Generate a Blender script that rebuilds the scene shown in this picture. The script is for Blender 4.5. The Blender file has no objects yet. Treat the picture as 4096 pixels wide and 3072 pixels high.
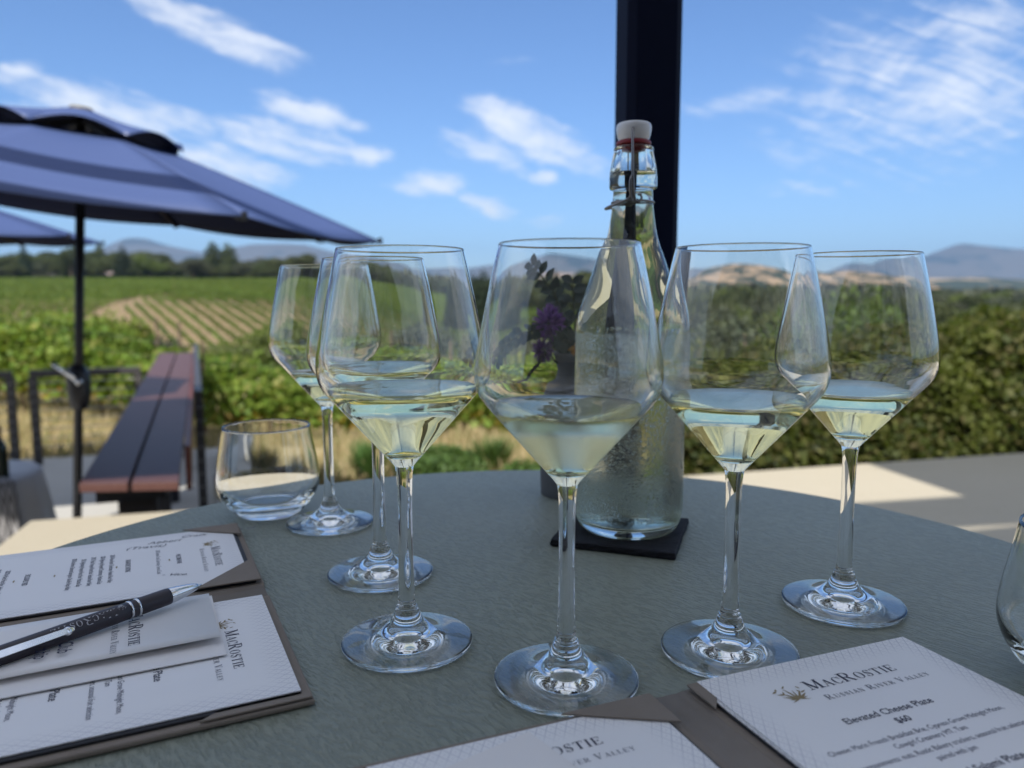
import bpy, bmesh, math, random
import numpy as np
from mathutils import Vector, Matrix, noise as mnoise

sc = bpy.context.scene
COL = sc.collection
R = math.radians
rnd = random.Random(7)
rng = np.random.default_rng(11)

# ------------------------------------------------------------------ camera
TT = 0.745                      # table top height above the patio floor
cam_d = bpy.data.cameras.new("camera")
cam = bpy.data.objects.new("camera", cam_d)
COL.objects.link(cam)
cam.location = (0, 0, 0.9525)
cam.rotation_euler = (R(90 - 6.63), R(0.08), 0)
cam_d.sensor_width = 36
cam_d.lens = 26.76
cam_d.clip_start = 0.02
cam_d.clip_end = 40000
cam_d.dof.use_dof = True
cam_d.dof.focus_distance = 0.47
cam_d.dof.aperture_fstop = 6.6
sc.camera = cam

# ------------------------------------------------------------------ light
SUN_EL, SUN_AZ_DIR = 46, (0.12, 0.98)     # horizontal direction the light travels
sd = bpy.data.lights.new("sun", 'SUN')
sd.energy = 5.0
sd.angle = R(0.53)
sd.color = (1.0, 0.955, 0.88)
sun = bpy.data.objects.new("sun", sd)
COL.objects.link(sun)
hv = Vector(SUN_AZ_DIR).normalized()
ldir = Vector((hv.x * math.cos(R(SUN_EL)), hv.y * math.cos(R(SUN_EL)), -math.sin(R(SUN_EL))))
sun.rotation_euler = ldir.to_track_quat('-Z', 'Y').to_euler()
sc.view_settings.view_transform = 'Standard'
sc.view_settings.look = 'None'
sc.view_settings.exposure = 0.52
sc.view_settings.gamma = 1.0
cy = sc.cycles
cy.max_bounces = 28
cy.transmission_bounces = 26
cy.glossy_bounces = 10
cy.diffuse_bounces = 3
cy.transparent_max_bounces = 12
cy.volume_bounces = 0
cy.sample_clamp_indirect = 6
cy.blur_glossy = 0.5

world = bpy.data.worlds.new("World")
sc.world = world
world.use_nodes = True
WN, WL = world.node_tree.nodes, world.node_tree.links
WN.clear()

class G:
    """tiny node-graph helper"""
    def __init__(s, nt): s.nt, s.N, s.L = nt, nt.nodes, nt.links
    def n(s, typ, **kw):
        nd = s.N.new(typ)
        for k, v in kw.items():
            if k.startswith('i_'):
                key = k[2:].replace('_', ' ')
                s.put(nd.inputs[key], v)
            else: setattr(nd, k, v)
        return nd
    def put(s, sock, v):
        if hasattr(v, 'is_output') or isinstance(v, bpy.types.NodeSocket): s.L.new(v, sock)
        else: sock.default_value = v
    def m(s, op, a, b=None, c=None, clamp=False):
        nd = s.N.new('ShaderNodeMath'); nd.operation = op; nd.use_clamp = clamp
        s.put(nd.inputs[0], a)
        if b is not None: s.put(nd.inputs[1], b)
        if c is not None: s.put(nd.inputs[2], c)
        return nd.outputs[0]
    def v(s, op, a, b=None):
        nd = s.N.new('ShaderNodeVectorMath'); nd.operation = op
        s.put(nd.inputs[0], a)
        if b is not None: s.put(nd.inputs[1], b)
        return nd.outputs[0]
    def mix(s, f, a, b, mode='MIX'):
        nd = s.N.new('ShaderNodeMix'); nd.data_type = 'RGBA'; nd.blend_type = mode
        s.put(nd.inputs[0], f)
        s.put(nd.inputs[6], a if not isinstance(a, tuple) else (*a[:3], 1))
        s.put(nd.inputs[7], b if not isinstance(b, tuple) else (*b[:3], 1))
        return nd.outputs[2]
    def ramp(s, f, stops):
        nd = s.N.new('ShaderNodeValToRGB'); s.put(nd.inputs[0], f)
        el = nd.color_ramp.elements
        while len(el) < len(stops): el.new(0.5)
        for e, (p, c) in zip(el, stops):
            e.position = p; e.color = (*c, 1) if len(c) == 3 else c
        return nd.outputs[0]
    def noise(s, vec, scale, detail=3, rough=.55, dist=0.0, out=0):
        nd = s.N.new('ShaderNodeTexNoise')
        if vec is not None: s.put(nd.inputs['Vector'], vec)
        nd.inputs['Scale'].default_value = scale; nd.inputs['Detail'].default_value = detail
        nd.inputs['Roughness'].default_value = rough; nd.inputs['Distortion'].default_value = dist
        return nd.outputs[out]
    def sm(s, x, lo, hi):
        nd = s.N.new('ShaderNodeMapRange'); nd.interpolation_type = 'SMOOTHSTEP'
        s.put(nd.inputs[0], x); nd.inputs[1].default_value = lo; nd.inputs[2].default_value = hi
        return nd.outputs[0]
    def comb(s, x, y, z):
        nd = s.N.new('ShaderNodeCombineXYZ')
        for i, q in enumerate((x, y, z)): s.put(nd.inputs[i], q)
        return nd.outputs[0]

g = G(world.node_tree)
sky = g.n('ShaderNodeTexSky', sky_type='NISHITA', sun_disc=False, sun_elevation=R(SUN_EL),
          sun_rotation=math.atan2(-hv.x, -hv.y), altitude=100, air_density=1.0, dust_density=0.35, ozone_density=2.2)
geo = g.n('ShaderNodeTexCoord')
sep = g.n('ShaderNodeSeparateXYZ'); WL.new(geo.outputs['Generated'], sep.inputs[0])
dx, dy, dz = sep.outputs
up = g.m('MAXIMUM', dz, 0.02)
# streaky high cloud, textured on a flat layer high overhead
pl = g.comb(g.m('DIVIDE', dx, g.m('ADD', up, .12)), g.m('DIVIDE', dy, g.m('ADD', up, .12)), 0)
mp = g.n('ShaderNodeMapping'); WL.new(pl, mp.inputs[0]); mp.inputs['Rotation'].default_value = (0, 0, R(25)); mp.inputs['Scale'].default_value = (1.0, 0.55, 1)
n1 = g.noise(mp.outputs[0], 2.6, 9, .62, .9)
n2 = g.noise(mp.outputs[0], 11.0, 6, .6, .6)
tex = g.m('ADD', g.m('MULTIPLY', n1, .62), g.m('MULTIPLY', n2, .38))
fy = g.m('MAXIMUM', dy, 0.05)
A_ = g.m('DIVIDE', dx, fy); E_ = g.m('DIVIDE', dz, fy)
wob = g.noise(geo.outputs['Generated'], 5.0, 5, .6, 0, out=1)
ws = g.n('ShaderNodeSeparateXYZ'); WL.new(wob, ws.inputs[0])
A_ = g.m('ADD', A_, g.m('MULTIPLY', g.m('SUBTRACT', ws.outputs[0], .5), .10))
E_ = g.m('ADD', E_, g.m('MULTIPLY', g.m('SUBTRACT', ws.outputs[1], .5), .045))
WISPS = [(-0.370,0.328,0.128,0.023,22,1.00),(-0.256,0.233,0.085,0.017,14,0.80),(-0.524,0.233,0.158,0.032,10,0.75),(-0.371,0.173,0.091,0.027,14,0.65),(-0.275,0.196,0.116,0.022,14,0.80),(-0.187,0.177,0.036,0.015,0,0.90),(0.035,0.201,0.113,0.026,22,1.00),(-0.027,0.184,0.073,0.032,15,0.50),(-0.108,0.141,0.067,0.015,0,0.70),(-0.018,0.116,0.046,0.015,8,0.70),(0.053,0.157,0.024,0.011,0,0.80),(0.501,0.255,0.201,0.109,-8,0.48),(0.589,0.334,0.122,0.038,-5,0.40),(0.302,0.247,0.097,0.015,-3,0.35),(-0.638,0.279,0.036,0.014,0,0.70),(0.389,0.135,0.091,0.014,0,0.30),(-0.004,0.289,0.036,0.006,0,0.25),(0.056,0.100,0.036,0.010,0,0.35)]
sA = g.m('ADD', g.m('MULTIPLY', A_, 9.0), g.m('MULTIPLY', E_, 11.0)); sE = g.m('SUBTRACT', g.m('MULTIPLY', E_, 52.0), g.m('MULTIPLY', A_, -15.0))
streak_ = g.noise(g.comb(sA, sE, 0.0), 1.0, 7, .62, .5)
tex = g.m('ADD', g.m('MULTIPLY', n1, .35), g.m('ADD', g.m('MULTIPLY', streak_, .45), g.m('MULTIPLY', n2, .20)))
acc = None
for (a, e, hl, hw, ang, dens) in WISPS:
    c_, s_ = math.cos(R(-ang)), math.sin(R(-ang))
    da = g.m('SUBTRACT', A_, a); de = g.m('SUBTRACT', E_, e)
    p_ = g.m('ADD', g.m('MULTIPLY', da, c_ / (hl * 1.15)), g.m('MULTIPLY', de, s_ / (hl * 1.15)))
    q_ = g.m('ADD', g.m('MULTIPLY', da, -s_ / (hw * 1.3)), g.m('MULTIPLY', de, c_ / (hw * 1.3)))
    d2 = g.m('ADD', g.m('MULTIPLY', p_, p_), g.m('MULTIPLY', q_, q_))
    mk = g.m('MULTIPLY', g.m('SUBTRACT', 1.0, d2, clamp=True), min(1.0, dens + .14))
    acc = mk if acc is None else g.m('MAXIMUM', acc, mk)
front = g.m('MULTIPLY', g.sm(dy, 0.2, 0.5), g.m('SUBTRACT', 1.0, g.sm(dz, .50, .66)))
wisp = g.m('MULTIPLY', acc, front)
wisp = g.sm(g.m('ADD', g.m('MULTIPLY', wisp, .75), g.m('MULTIPLY', g.m('SUBTRACT', tex, .5), 3.2)), 0.08, 0.92)
wisp = g.m('MULTIPLY', wisp, g.m('MULTIPLY', g.sm(acc, 0.0, 0.35), front))
back = g.m('MULTIPLY', g.sm(tex, .36, .56), g.m('MULTIPLY', g.m('SUBTRACT', 1.0, front), .80))  # unseen cloud cover behind and overhead, added to fill the shade with light
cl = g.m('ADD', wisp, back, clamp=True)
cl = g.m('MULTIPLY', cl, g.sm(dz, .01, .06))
tint = g.mix(1.0, sky.outputs[0], (0.60, 0.76, 1.00), 'MULTIPLY')
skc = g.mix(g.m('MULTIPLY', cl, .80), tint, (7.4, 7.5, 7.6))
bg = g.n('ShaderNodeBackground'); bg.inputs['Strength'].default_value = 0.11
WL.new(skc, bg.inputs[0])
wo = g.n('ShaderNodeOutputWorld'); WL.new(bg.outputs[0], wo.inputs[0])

# ------------------------------------------------------------------ helpers
def tag(o, label=None, cat=None, group=None, kind=None):
    if label: o['label'] = label
    if cat: o['category'] = cat
    if group: o['group'] = group
    if kind: o['kind'] = kind
    return o

def empty(name, loc=(0, 0, 0), rz=0, label=None, cat=None, group=None):
    o = bpy.data.objects.new(name, None)
    o.empty_display_size = .05
    o.location = loc; o.rotation_euler = (0, 0, rz)
    COL.objects.link(o)
    return tag(o, label, cat, group)

def link(name, me, mat, parent=None, smooth=False):
    o = bpy.data.objects.new(name, me)
    COL.objects.link(o)
    if mat is not None:
        for m_ in (mat if isinstance(mat, (list, tuple)) else [mat]): me.materials.append(m_)
    if parent is not None: o.parent = parent
    if smooth: me.polygons.foreach_set('use_smooth', [True] * len(me.polygons))
    return o

def mesh(verts, faces):
    me = bpy.data.meshes.new("m")
    me.from_pydata([tuple(v) for v in verts], [], [tuple(f) for f in faces])
    me.update()
    return me

def copy_tree(o, parent=None):
    c = o.copy(); COL.objects.link(c); c.parent = parent
    for ch in [x for x in bpy.data.objects if x.parent == o]: copy_tree(ch, c)
    return c

class MB:
    def __init__(s): s.v, s.f = [], []
    def add(s, vs, fs):
        b = len(s.v); s.v += [tuple(q) for q in vs]; s.f += [tuple(b + i for i in f) for f in fs]
        return s
    def box(s, x0, x1, y0, y1, z0, z1, M=None):
        vs = [Vector((x, y, z)) for z in (z0, z1) for y in (y0, y1) for x in (x0, x1)]
        if M is not None: vs = [M @ q for q in vs]
        return s.add(vs, [(0, 2, 3, 1), (4, 5, 7, 6), (0, 1, 5, 4), (2, 6, 7, 3), (0, 4, 6, 2), (1, 3, 7, 5)])
    def bar(s, p, q, w, h, upv=(0, 0, 1)):
        p, q = Vector(p), Vector(q); d = (q - p).normalized(); side = d.cross(Vector(upv)).normalized(); u = side.cross(d)
        vs = [e + side * a * w / 2 + u * b * h / 2 for e in (p, q) for a, b in ((-1, -1), (1, -1), (1, 1), (-1, 1))]
        return s.add(vs, [(0, 3, 2, 1), (4, 5, 6, 7), (0, 1, 5, 4), (1, 2, 6, 5), (2, 3, 7, 6), (3, 0, 4, 7)])
    def tube(s, pts, r, n=10, cap=True, closed=False):
        pts = [Vector(p) for p in pts]; m = len(pts)
        rs = r if isinstance(r, (list, tuple)) else [r] * m
        prev = None; b = []
        for i, p in enumerate(pts):
            if closed: t = (pts[(i + 1) % m] - pts[i - 1]).normalized()
            else: t = (pts[min(i + 1, m - 1)] - pts[max(i - 1, 0)]).normalized()
            if prev is None:
                a = Vector((0, 0, 1)) if abs(t.z) < .9 else Vector((1, 0, 0))
                prev = t.cross(a).normalized()
            prev = (prev - t * prev.dot(t)).normalized(); bn = t.cross(prev)
            b += [p + (prev * math.cos(2 * math.pi * k / n) + bn * math.sin(2 * math.pi * k / n)) * rs[i] for k in range(n)]
        fs = []
        for i in range(m if closed else m - 1):
            j = (i + 1) % m
            fs += [(i * n + k, i * n + (k + 1) % n, j * n + (k + 1) % n, j * n + k) for k in range(n)]
        if cap and not closed: fs += [tuple(range(n))[::-1], tuple((m - 1) * n + k for k in range(n))]
        return s.add(b, fs)
    def lathe(s, prof, n=48, c=(0, 0, 0), capb=False, capt=False):
        """prof (r,z) list walked so that normals face right of travel (outward when going up)"""
        vs, fs = [], []; idx = []
        for r, z in prof:
            if r < 1e-7: idx.append([len(vs)]); vs.append((c[0], c[1], c[2] + z))
            else:
                idx.append(list(range(len(vs), len(vs) + n)))
                vs += [(c[0] + r * math.cos(2 * math.pi * k / n), c[1] + r * math.sin(2 * math.pi * k / n), c[2] + z) for k in range(n)]
        for a, b in zip(idx[:-1], idx[1:]):
            for k in range(n):
                k2 = (k + 1) % n
                if len(a) == 1 and len(b) == 1: continue
                if len(a) == 1: fs.append((a[0], b[k2], b[k]))
                elif len(b) == 1: fs.append((a[k], a[k2], b[0]))
                else: fs.append((a[k], a[k2], b[k2], b[k]))
        if capb and len(idx[0]) > 1: fs.append(tuple(idx[0][::-1]))
        if capt and len(idx[-1]) > 1: fs.append(tuple(idx[-1]))
        return s.add(vs, fs)
    def build(s, name, mat, parent=None, smooth=False, bevel=0, seg=2):
        o = link(name, mesh(s.v, s.f), mat, parent, smooth)
        if bevel:
            b = o.modifiers.new('b', 'BEVEL'); b.width = bevel; b.segments = seg; b.limit_method = 'ANGLE'; b.angle_limit = R(35)
            o.data.polygons.foreach_set('use_smooth', [True] * len(o.data.polygons))
            try: b.harden_normals = True
            except Exception: pass
        return o

def fast_mesh(verts, quads):
    me = bpy.data.meshes.new("m")
    nv, nq = len(verts), len(quads)
    me.vertices.add(nv); me.vertices.foreach_set('co', np.asarray(verts, np.float32).ravel())
    me.loops.add(nq * 4); me.loops.foreach_set('vertex_index', np.asarray(quads, np.int32).ravel())
    me.polygons.add(nq)
    me.polygons.foreach_set('loop_start', np.arange(0, nq * 4, 4, dtype=np.int32))
    me.update(calc_edges=True); me.validate()
    return me

def leaves(P, size, N=None, flat=.0, asp=.8, fold=.25):
    """one bent leaf-shaped quad (two tris share a fold) per point"""
    P = np.asarray(P, float); n = len(P)
    d = rng.normal(size=(n, 3))
    if N is not None: d = d * (1 - flat) + np.asarray(N) * flat * 2.2
    d /= np.linalg.norm(d, axis=1)[:, None]
    a = np.cross(d, rng.normal(size=(n, 3))); a /= np.linalg.norm(a, axis=1)[:, None]
    b = np.cross(d, a)
    s = (size * rng.uniform(.6, 1.25, n))[:, None]
    v0 = P - a * s * .5; v2 = P + a * s * .5
    v1 = P + b * s * .5 * asp + d * s * fold; v3 = P - b * s * .5 * asp + d * s * fold
    V = np.stack([v0, v1, v2, v3], 1).reshape(-1, 3)
    return V, np.arange(4 * n).reshape(n, 4)

# ------------------------------------------------------------------ materials
def mat(name):
    m_ = bpy.data.materials.new(name); m_.use_nodes = True
    m_.node_tree.nodes.clear(); gg = G(m_.node_tree)
    out = gg.n('ShaderNodeOutputMaterial')
    return m_, gg, out

def principled(name, col, rough=.5, metal=0, spec=.5, bump=None, colnoise=None, coat=0, sheen=0):
    m_, gg, out = mat(name)
    p = gg.n('ShaderNodeBsdfPrincipled')
    tc = gg.n('ShaderNodeTexCoord')
    c = (*col, 1)
    if colnoise:
        sc_, amt = colnoise
        nz = gg.noise(tc.outputs['Object'], sc_, 5, .6)
        c = gg.mix(gg.sm(nz, .3, .7), tuple(x * (1 - amt) for x in col), tuple(min(1, x * (1 + amt)) for x in col))
    gg.put(p.inputs['Base Color'], c)
    p.inputs['Roughness'].default_value = rough; p.inputs['Metallic'].default_value = metal
    p.inputs['Specular IOR Level'].default_value = spec
    p.inputs['Coat Weight'].default_value = coat
    p.inputs['Sheen Weight'].default_value = sheen
    if bump:
        sc_, st, dist = bump
        b = gg.n('ShaderNodeBump'); b.inputs['Strength'].default_value = st; b.inputs['Distance'].default_value = dist
        gg.put(b.inputs['Height'], gg.noise(tc.outputs['Object'], sc_, 6, .65))
        gg.put(p.inputs['Normal'], b.outputs[0])
    gg.put(out.inputs[0], p.outputs[0])
    return m_

def leafmat(name, cols, trans=.35, rand='island', gloss=.03, yellow=None):
    m_, gg, out = mat(name)
    gi = gg.n('ShaderNodeNewGeometry'); oi = gg.n('ShaderNodeObjectInfo'); tc = gg.n('ShaderNodeTexCoord')
    r_ = gi.outputs['Random Per Island']
    c = gg.ramp(r_, [(i / (len(cols) - 1), q) for i, q in enumerate(cols)])
    if yellow:
        pn = gg.noise(tc.outputs['Object'], 1.7, 4, .6)
        c = gg.mix(gg.m('MULTIPLY', gg.sm(pn, .52, .68), .7), c, yellow)
        pn2 = gg.noise(tc.outputs['Object'], 2.6, 3, .6, 0.4)
        c = gg.mix(gg.m('MULTIPLY', gg.sm(pn2, .50, .66), .6), c, (.135, .175, .035))
    v_ = gg.m('ADD', .78, gg.m('MULTIPLY', oi.outputs['Random'], .44))
    hs = gg.n('ShaderNodeHueSaturation'); gg.put(hs.inputs['Color'], c); gg.put(hs.inputs['Value'], v_)
    gg.put(hs.inputs['Hue'], gg.m('ADD', .485, gg.m('MULTIPLY', gg.m('FRACT', gg.m('MULTIPLY', oi.outputs['Random'], 7.31)), .03)))
    d = gg.n('ShaderNodeBsdfDiffuse'); t = gg.n('ShaderNodeBsdfTranslucent'); gl = gg.n('ShaderNodeBsdfGlossy')
    gg.put(d.inputs[0], hs.outputs[0]); gg.put(t.inputs[0], gg.mix(.5, hs.outputs[0], (.25, .35, .02)) if trans > .3 else hs.outputs[0])
    gl.inputs['Roughness'].default_value = .6; gl.inputs[0].default_value = (.5, .5, .5, 1)
    mx = gg.n('ShaderNodeMixShader'); mx.inputs[0].default_value = trans; gg.put(mx.inputs[1], d.outputs[0]); gg.put(mx.inputs[2], t.outputs[0])
    m2 = gg.n('ShaderNodeMixShader'); m2.inputs[0].default_value = gloss; gg.put(m2.inputs[1], mx.outputs[0]); gg.put(m2.inputs[2], gl.outputs[0])
    gg.put(out.inputs[0], m2.outputs[0])
    return m_

def glassmat(name, ior, col=(1, 1, 1), rough=0.0):
    m_, gg, out = mat(name)
    b = gg.n('ShaderNodeBsdfGlass'); b.inputs['IOR'].default_value = ior; b.inputs['Color'].default_value = (*col, 1)
    b.inputs['Roughness'].default_value = rough
    gg.put(out.inputs[0], b.outputs[0])
    return m_

M_glass = glassmat('clear_glass', 1.50, (.994, .998, .995))
M_fog, gg, out = mat('fogged_glass')
tc = gg.n('ShaderNodeTexCoord'); sp = gg.n('ShaderNodeSeparateXYZ'); gg.put(sp.inputs[0], tc.outputs['Object'])
fz = gg.m('SUBTRACT', gg.sm(sp.outputs[2], .118, .124), gg.sm(sp.outputs[2], .1475, .1495), clamp=True)
gb = gg.n('ShaderNodeBsdfGlass'); gb.inputs['IOR'].default_value = 1.5; gb.inputs['Color'].default_value = (.99, .995, .992, 1)
gg.put(gb.inputs['Roughness'], gg.m('MULTIPLY', fz, .20))
df = gg.n('ShaderNodeBsdfDiffuse'); df.inputs[0].default_value = (.75, .77, .72, 1)
mx = gg.n('ShaderNodeMixShader'); gg.put(mx.inputs[0], gg.m('MULTIPLY', fz, .12)); gg.put(mx.inputs[1], gb.outputs[0]); gg.put(mx.inputs[2], df.outputs[0])
gg.put(out.inputs[0], mx.outputs[0])
M_wine_side = glassmat('wine_to_glass', 1.34 / 1.50, (1.0, .98, .80))
M_wine_top = glassmat('wine_surface', 1.34, (.99, .985, .93))
M_water_side = glassmat('water_to_glass', 1.33 / 1.50, (.92, .925, .88))
M_water_top = glassmat('water_surface', 1.33, (.99, 1, 1))

# bottle glass: clear above, misted with condensation on the cold body
M_bottle, gg, out = mat('bottle_glass')
tc = gg.n('ShaderNodeTexCoord'); sp = gg.n('ShaderNodeSeparateXYZ'); gg.put(sp.inputs[0], tc.outputs['Object'])
edge = gg.noise(tc.outputs['Object'], 60, 3, .6)
zz = gg.m('ADD', sp.outputs[2], gg.m('MULTIPLY', gg.m('SUBTRACT', edge, .5), .006))
mist = gg.m('SUBTRACT', gg.sm(zz, .010, .022), gg.sm(zz, .166, .171), clamp=True)
streak = gg.n('ShaderNodeMapping'); gg.put(streak.inputs[0], tc.outputs['Object']); streak.inputs['Scale'].default_value = (1, 1, .22)
runs = gg.sm(gg.noise(streak.outputs[0], 75, 3, .5), .52, .64)
mist = gg.m('MULTIPLY', mist, gg.m('SUBTRACT', 1.0, gg.m('MULTIPLY', runs, .55)))
gb = gg.n('ShaderNodeBsdfGlass'); gb.inputs['IOR'].default_value = 1.5; gb.inputs['Color'].default_value = (.965, .985, .97, 1)
gg.put(gb.inputs['Roughness'], gg.m('MULTIPLY', mist, .19))
vor = gg.n('ShaderNodeTexVoronoi'); gg.put(vor.inputs['Vector'], tc.outputs['Object']); vor.inputs['Scale'].default_value = 520
vor2 = gg.n('ShaderNodeTexVoronoi'); gg.put(vor2.inputs['Vector'], tc.outputs['Object']); vor2.inputs['Scale'].default_value = 260
drops = gg.m('ADD', gg.sm(gg.m('SUBTRACT', .45, vor.outputs[0]), 0, .45), gg.m('MULTIPLY', gg.sm(gg.m('SUBTRACT', .32, vor2.outputs[0]), 0, .3), 1.2))
bp_ = gg.n('ShaderNodeBump'); bp_.inputs['Distance'].default_value = .0010; gg.put(bp_.inputs['Strength'], gg.m('MULTIPLY', mist, .55)); gg.put(bp_.inputs['Height'], drops)
gg.put(gb.inputs['Normal'], bp_.outputs[0])
df = gg.n('ShaderNodeBsdfDiffuse'); df.inputs[0].default_value = (.62, .68, .66, 1)
mx = gg.n('ShaderNodeMixShader'); bandm = gg.m('MULTIPLY', gg.sm(zz, .105, .160), .16)
gg.put(mx.inputs[0], gg.m('MULTIPLY', mist, gg.m('ADD', .05, bandm))); gg.put(mx.inputs[1], gb.outputs[0]); gg.put(mx.inputs[2], df.outputs[0])
gg.put(out.inputs[0], mx.outputs[0])

M_chrome = principled('chrome', (.75, .76, .78), .12, 1)
M_wire = principled('dark_steel_wire', (.22, .21, .21), .28, 1)
M_porcelain = principled('porcelain', (.72, .72, .74), .25)
M_rubber = principled('red_rubber', (.24, .010, .022), .45)
M_slate = principled('black_slate', (.014, .014, .018), .75, 0, .25, bump=(90, .9, .002), colnoise=(40, .3))
M_black = principled('black_steel', (.010, .011, .016), .42, bump=(300, .1, .0005))
M_post = principled('navy_black_post', (.005, .008, .024), .7, spec=.08)
M_fence = principled('bronze_fence_steel', (.040, .036, .035), .5)
M_cable = principled('steel_cable', (.50, .48, .44), .6, .2)
M_alu = principled('brushed_aluminium', (.6, .62, .65), .3, 1)
M_pen = principled('aubergine_pen_barrel', (.030, .024, .034), .38)
M_ink = principled('navy_ink', (.035, .038, .075), .7, spec=.2)
M_inkgrey = principled('grey_ink', (.17, .17, .21), .7, spec=.2)
M_inkgold = principled('gold_ink', (.30, .23, .12), .6, spec=.2)
M_pencil = principled('pencil_marks', (.20, .20, .23), .7, spec=.2)
M_silverink = principled('silver_ink', (.42, .42, .45), .5)
M_blackboard = principled('black_board', (.010, .010, .014), .6)
M_deadstem = principled('woody_stem', (.06, .05, .035), .8)
M_trunk = principled('bark', (.10, .075, .05), .9, bump=(8, .6, .03), colnoise=(4, .3))
M_vinewood = principled('vine_wood', (.13, .09, .06), .9)
M_darkglass = principled('dark_bottle', (.012, .02, .016), .12)

# pale stock with a faint lattice border that fades inwards (object x along the short side, y along the long side)
def cardmat(name, w, h, base=(.87, .86, .86), lattice=True):
    m_, gg, out = mat(name)
    p = gg.n('ShaderNodeBsdfPrincipled'); p.inputs['Roughness'].default_value = .62; p.inputs['Specular IOR Level'].default_value = .3
    tc = gg.n('ShaderNodeTexCoord'); s_ = gg.n('ShaderNodeSeparateXYZ'); gg.put(s_.inputs[0], tc.outputs['Object'])
    x, y = s_.outputs[0], s_.outputs[1]
    fib = gg.noise(tc.outputs['Object'], 900, 2, .5)
    c = (*base, 1)
    if lattice:
        P = .0052
        def ln(t):
            f = gg.m('ABSOLUTE', gg.m('SUBTRACT', gg.m('FRACT', gg.m('DIVIDE', t, P)), .5))
            return gg.m('SUBTRACT', 1.0, gg.sm(f, .035, .085))
        k = .62
        l1 = ln(gg.m('ADD', gg.m('MULTIPLY', x, 1), gg.m('MULTIPLY', y, k)))
        l2 = ln(gg.m('SUBTRACT', gg.m('MULTIPLY', x, 1), gg.m('MULTIPLY', y, k)))
        u1 = gg.m('SUBTRACT', gg.m('FRACT', gg.m('ADD', gg.m('DIVIDE', gg.m('ADD', x, gg.m('MULTIPLY', y, k)), P), .5)), .5)
        u2 = gg.m('SUBTRACT', gg.m('FRACT', gg.m('ADD', gg.m('DIVIDE', gg.m('SUBTRACT', x, gg.m('MULTIPLY', y, k)), P), .5)), .5)
        dot = gg.m('SUBTRACT', 1.0, gg.sm(gg.m('ADD', gg.m('MULTIPLY', u1, u1), gg.m('MULTIPLY', u2, u2)), .003, .012))
        lat = gg.m('MAXIMUM', gg.m('MAXIMUM', l1, l2), dot)
        ex = gg.m('MINIMUM', x, gg.m('SUBTRACT', w, x)); ey = gg.m('MINIMUM', gg.m('MULTIPLY', y, -1), gg.m('ADD', y, h))
        ed = gg.m('MINIMUM', ex, ey)
        fade = gg.m('SUBTRACT', 1.0, gg.sm(ed, .004, .0175))
        c = gg.mix(gg.m('MULTIPLY', gg.m('MULTIPLY', lat, fade), .42), base, (.34, .34, .42))
    gg.put(p.inputs['Base Color'], c)
    b = gg.n('ShaderNodeBump'); b.inputs['Strength'].default_value = .12; b.inputs['Distance'].default_value = .0003; gg.put(b.inputs['Height'], fib); gg.put(p.inputs['Normal'], b.outputs[0])
    gg.put(out.inputs[0], p.outputs[0])
    return m_

# woven book cloth
M_cloth, gg, out = mat('taupe_book_cloth')
p = gg.n('ShaderNodeBsdfPrincipled'); p.inputs['Roughness'].default_value = .8; p.inputs['Specular IOR Level'].default_value = .2
tc = gg.n('ShaderNodeTexCoord')
w1 = gg.n('ShaderNodeTexWave', wave_type='BANDS', bands_direction='X'); gg.put(w1.inputs[0], tc.outputs['Object']); w1.inputs['Scale'].default_value = 420; w1.inputs['Distortion'].default_value = 1.5
w2 = gg.n('ShaderNodeTexWave', wave_type='BANDS', bands_direction='Y'); gg.put(w2.inputs[0], tc.outputs['Object']); w2.inputs['Scale'].default_value = 420; w2.inputs['Distortion'].default_value = 1.5
wv = gg.m('MULTIPLY', w1.outputs[1], w2.outputs[1])
nz = gg.noise(tc.outputs['Object'], 60, 5, .7)
gg.put(p.inputs['Base Color'], gg.mix(gg.m('ADD', gg.m('MULTIPLY', wv, .5), gg.m('MULTIPLY', nz, .5)), (.21, .175, .145), (.35, .30, .255)))
b = gg.n('ShaderNodeBump'); b.inputs['Strength'].default_value = .5; b.inputs['Distance'].default_value = .0004; gg.put(b.inputs['Height'], wv); gg.put(p.inputs['Normal'], b.outputs[0])
gg.put(out.inputs[0], p.outputs[0])

# table top: sage stone-look surface with short rippled grain
M_table, gg, out = mat('sage_textured_table_top')
p = gg.n('ShaderNodeBsdfPrincipled')
tc = gg.n('ShaderNodeTexCoord')
mp0 = gg.n('ShaderNodeMapping'); gg.put(mp0.inputs[0], tc.outputs['Object']); mp0.inputs['Rotation'].default_value = (0, 0, R(48))
mp = gg.n('ShaderNodeMapping'); gg.put(mp.inputs[0], mp0.outputs[0]); mp.inputs['Scale'].default_value = (.8, 2.7, 1)
wr = gg.noise(tc.outputs['Object'], 9, 3, .5, 0, 1)
wv_ = gg.v('ADD', mp.outputs[0], gg.v('MULTIPLY', gg.v('SUBTRACT', wr, (.5, .5, .5)), (.03, .06, 0)))
gr = gg.noise(wv_, 150, 3, .55, .3)
gr2 = gg.noise(wv_, 300, 3, .6, .2)
fine = gg.noise(tc.outputs['Object'], 520, 3, .6)
hgt = gg.m('ADD', gg.m('ADD', gg.m('MULTIPLY', gg.sm(gr, .35, .62), .60), gg.m('MULTIPLY', gr2, .5)), gg.m('MULTIPLY', fine, .16))
big = gg.noise(tc.outputs['Object'], 7, 4, .6)
c0 = gg.mix(gg.sm(hgt, .35, .85), (.205, .228, .180), (.265, .288, .232))
c1 = gg.mix(gg.m('MULTIPLY', gg.sm(big, .35, .7), .35), c0, (.25, .26, .21))
gg.put(p.inputs['Base Color'], c1)
gg.put(p.inputs['Roughness'], gg.m('ADD', .40, gg.m('MULTIPLY', gr, .18)))
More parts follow.
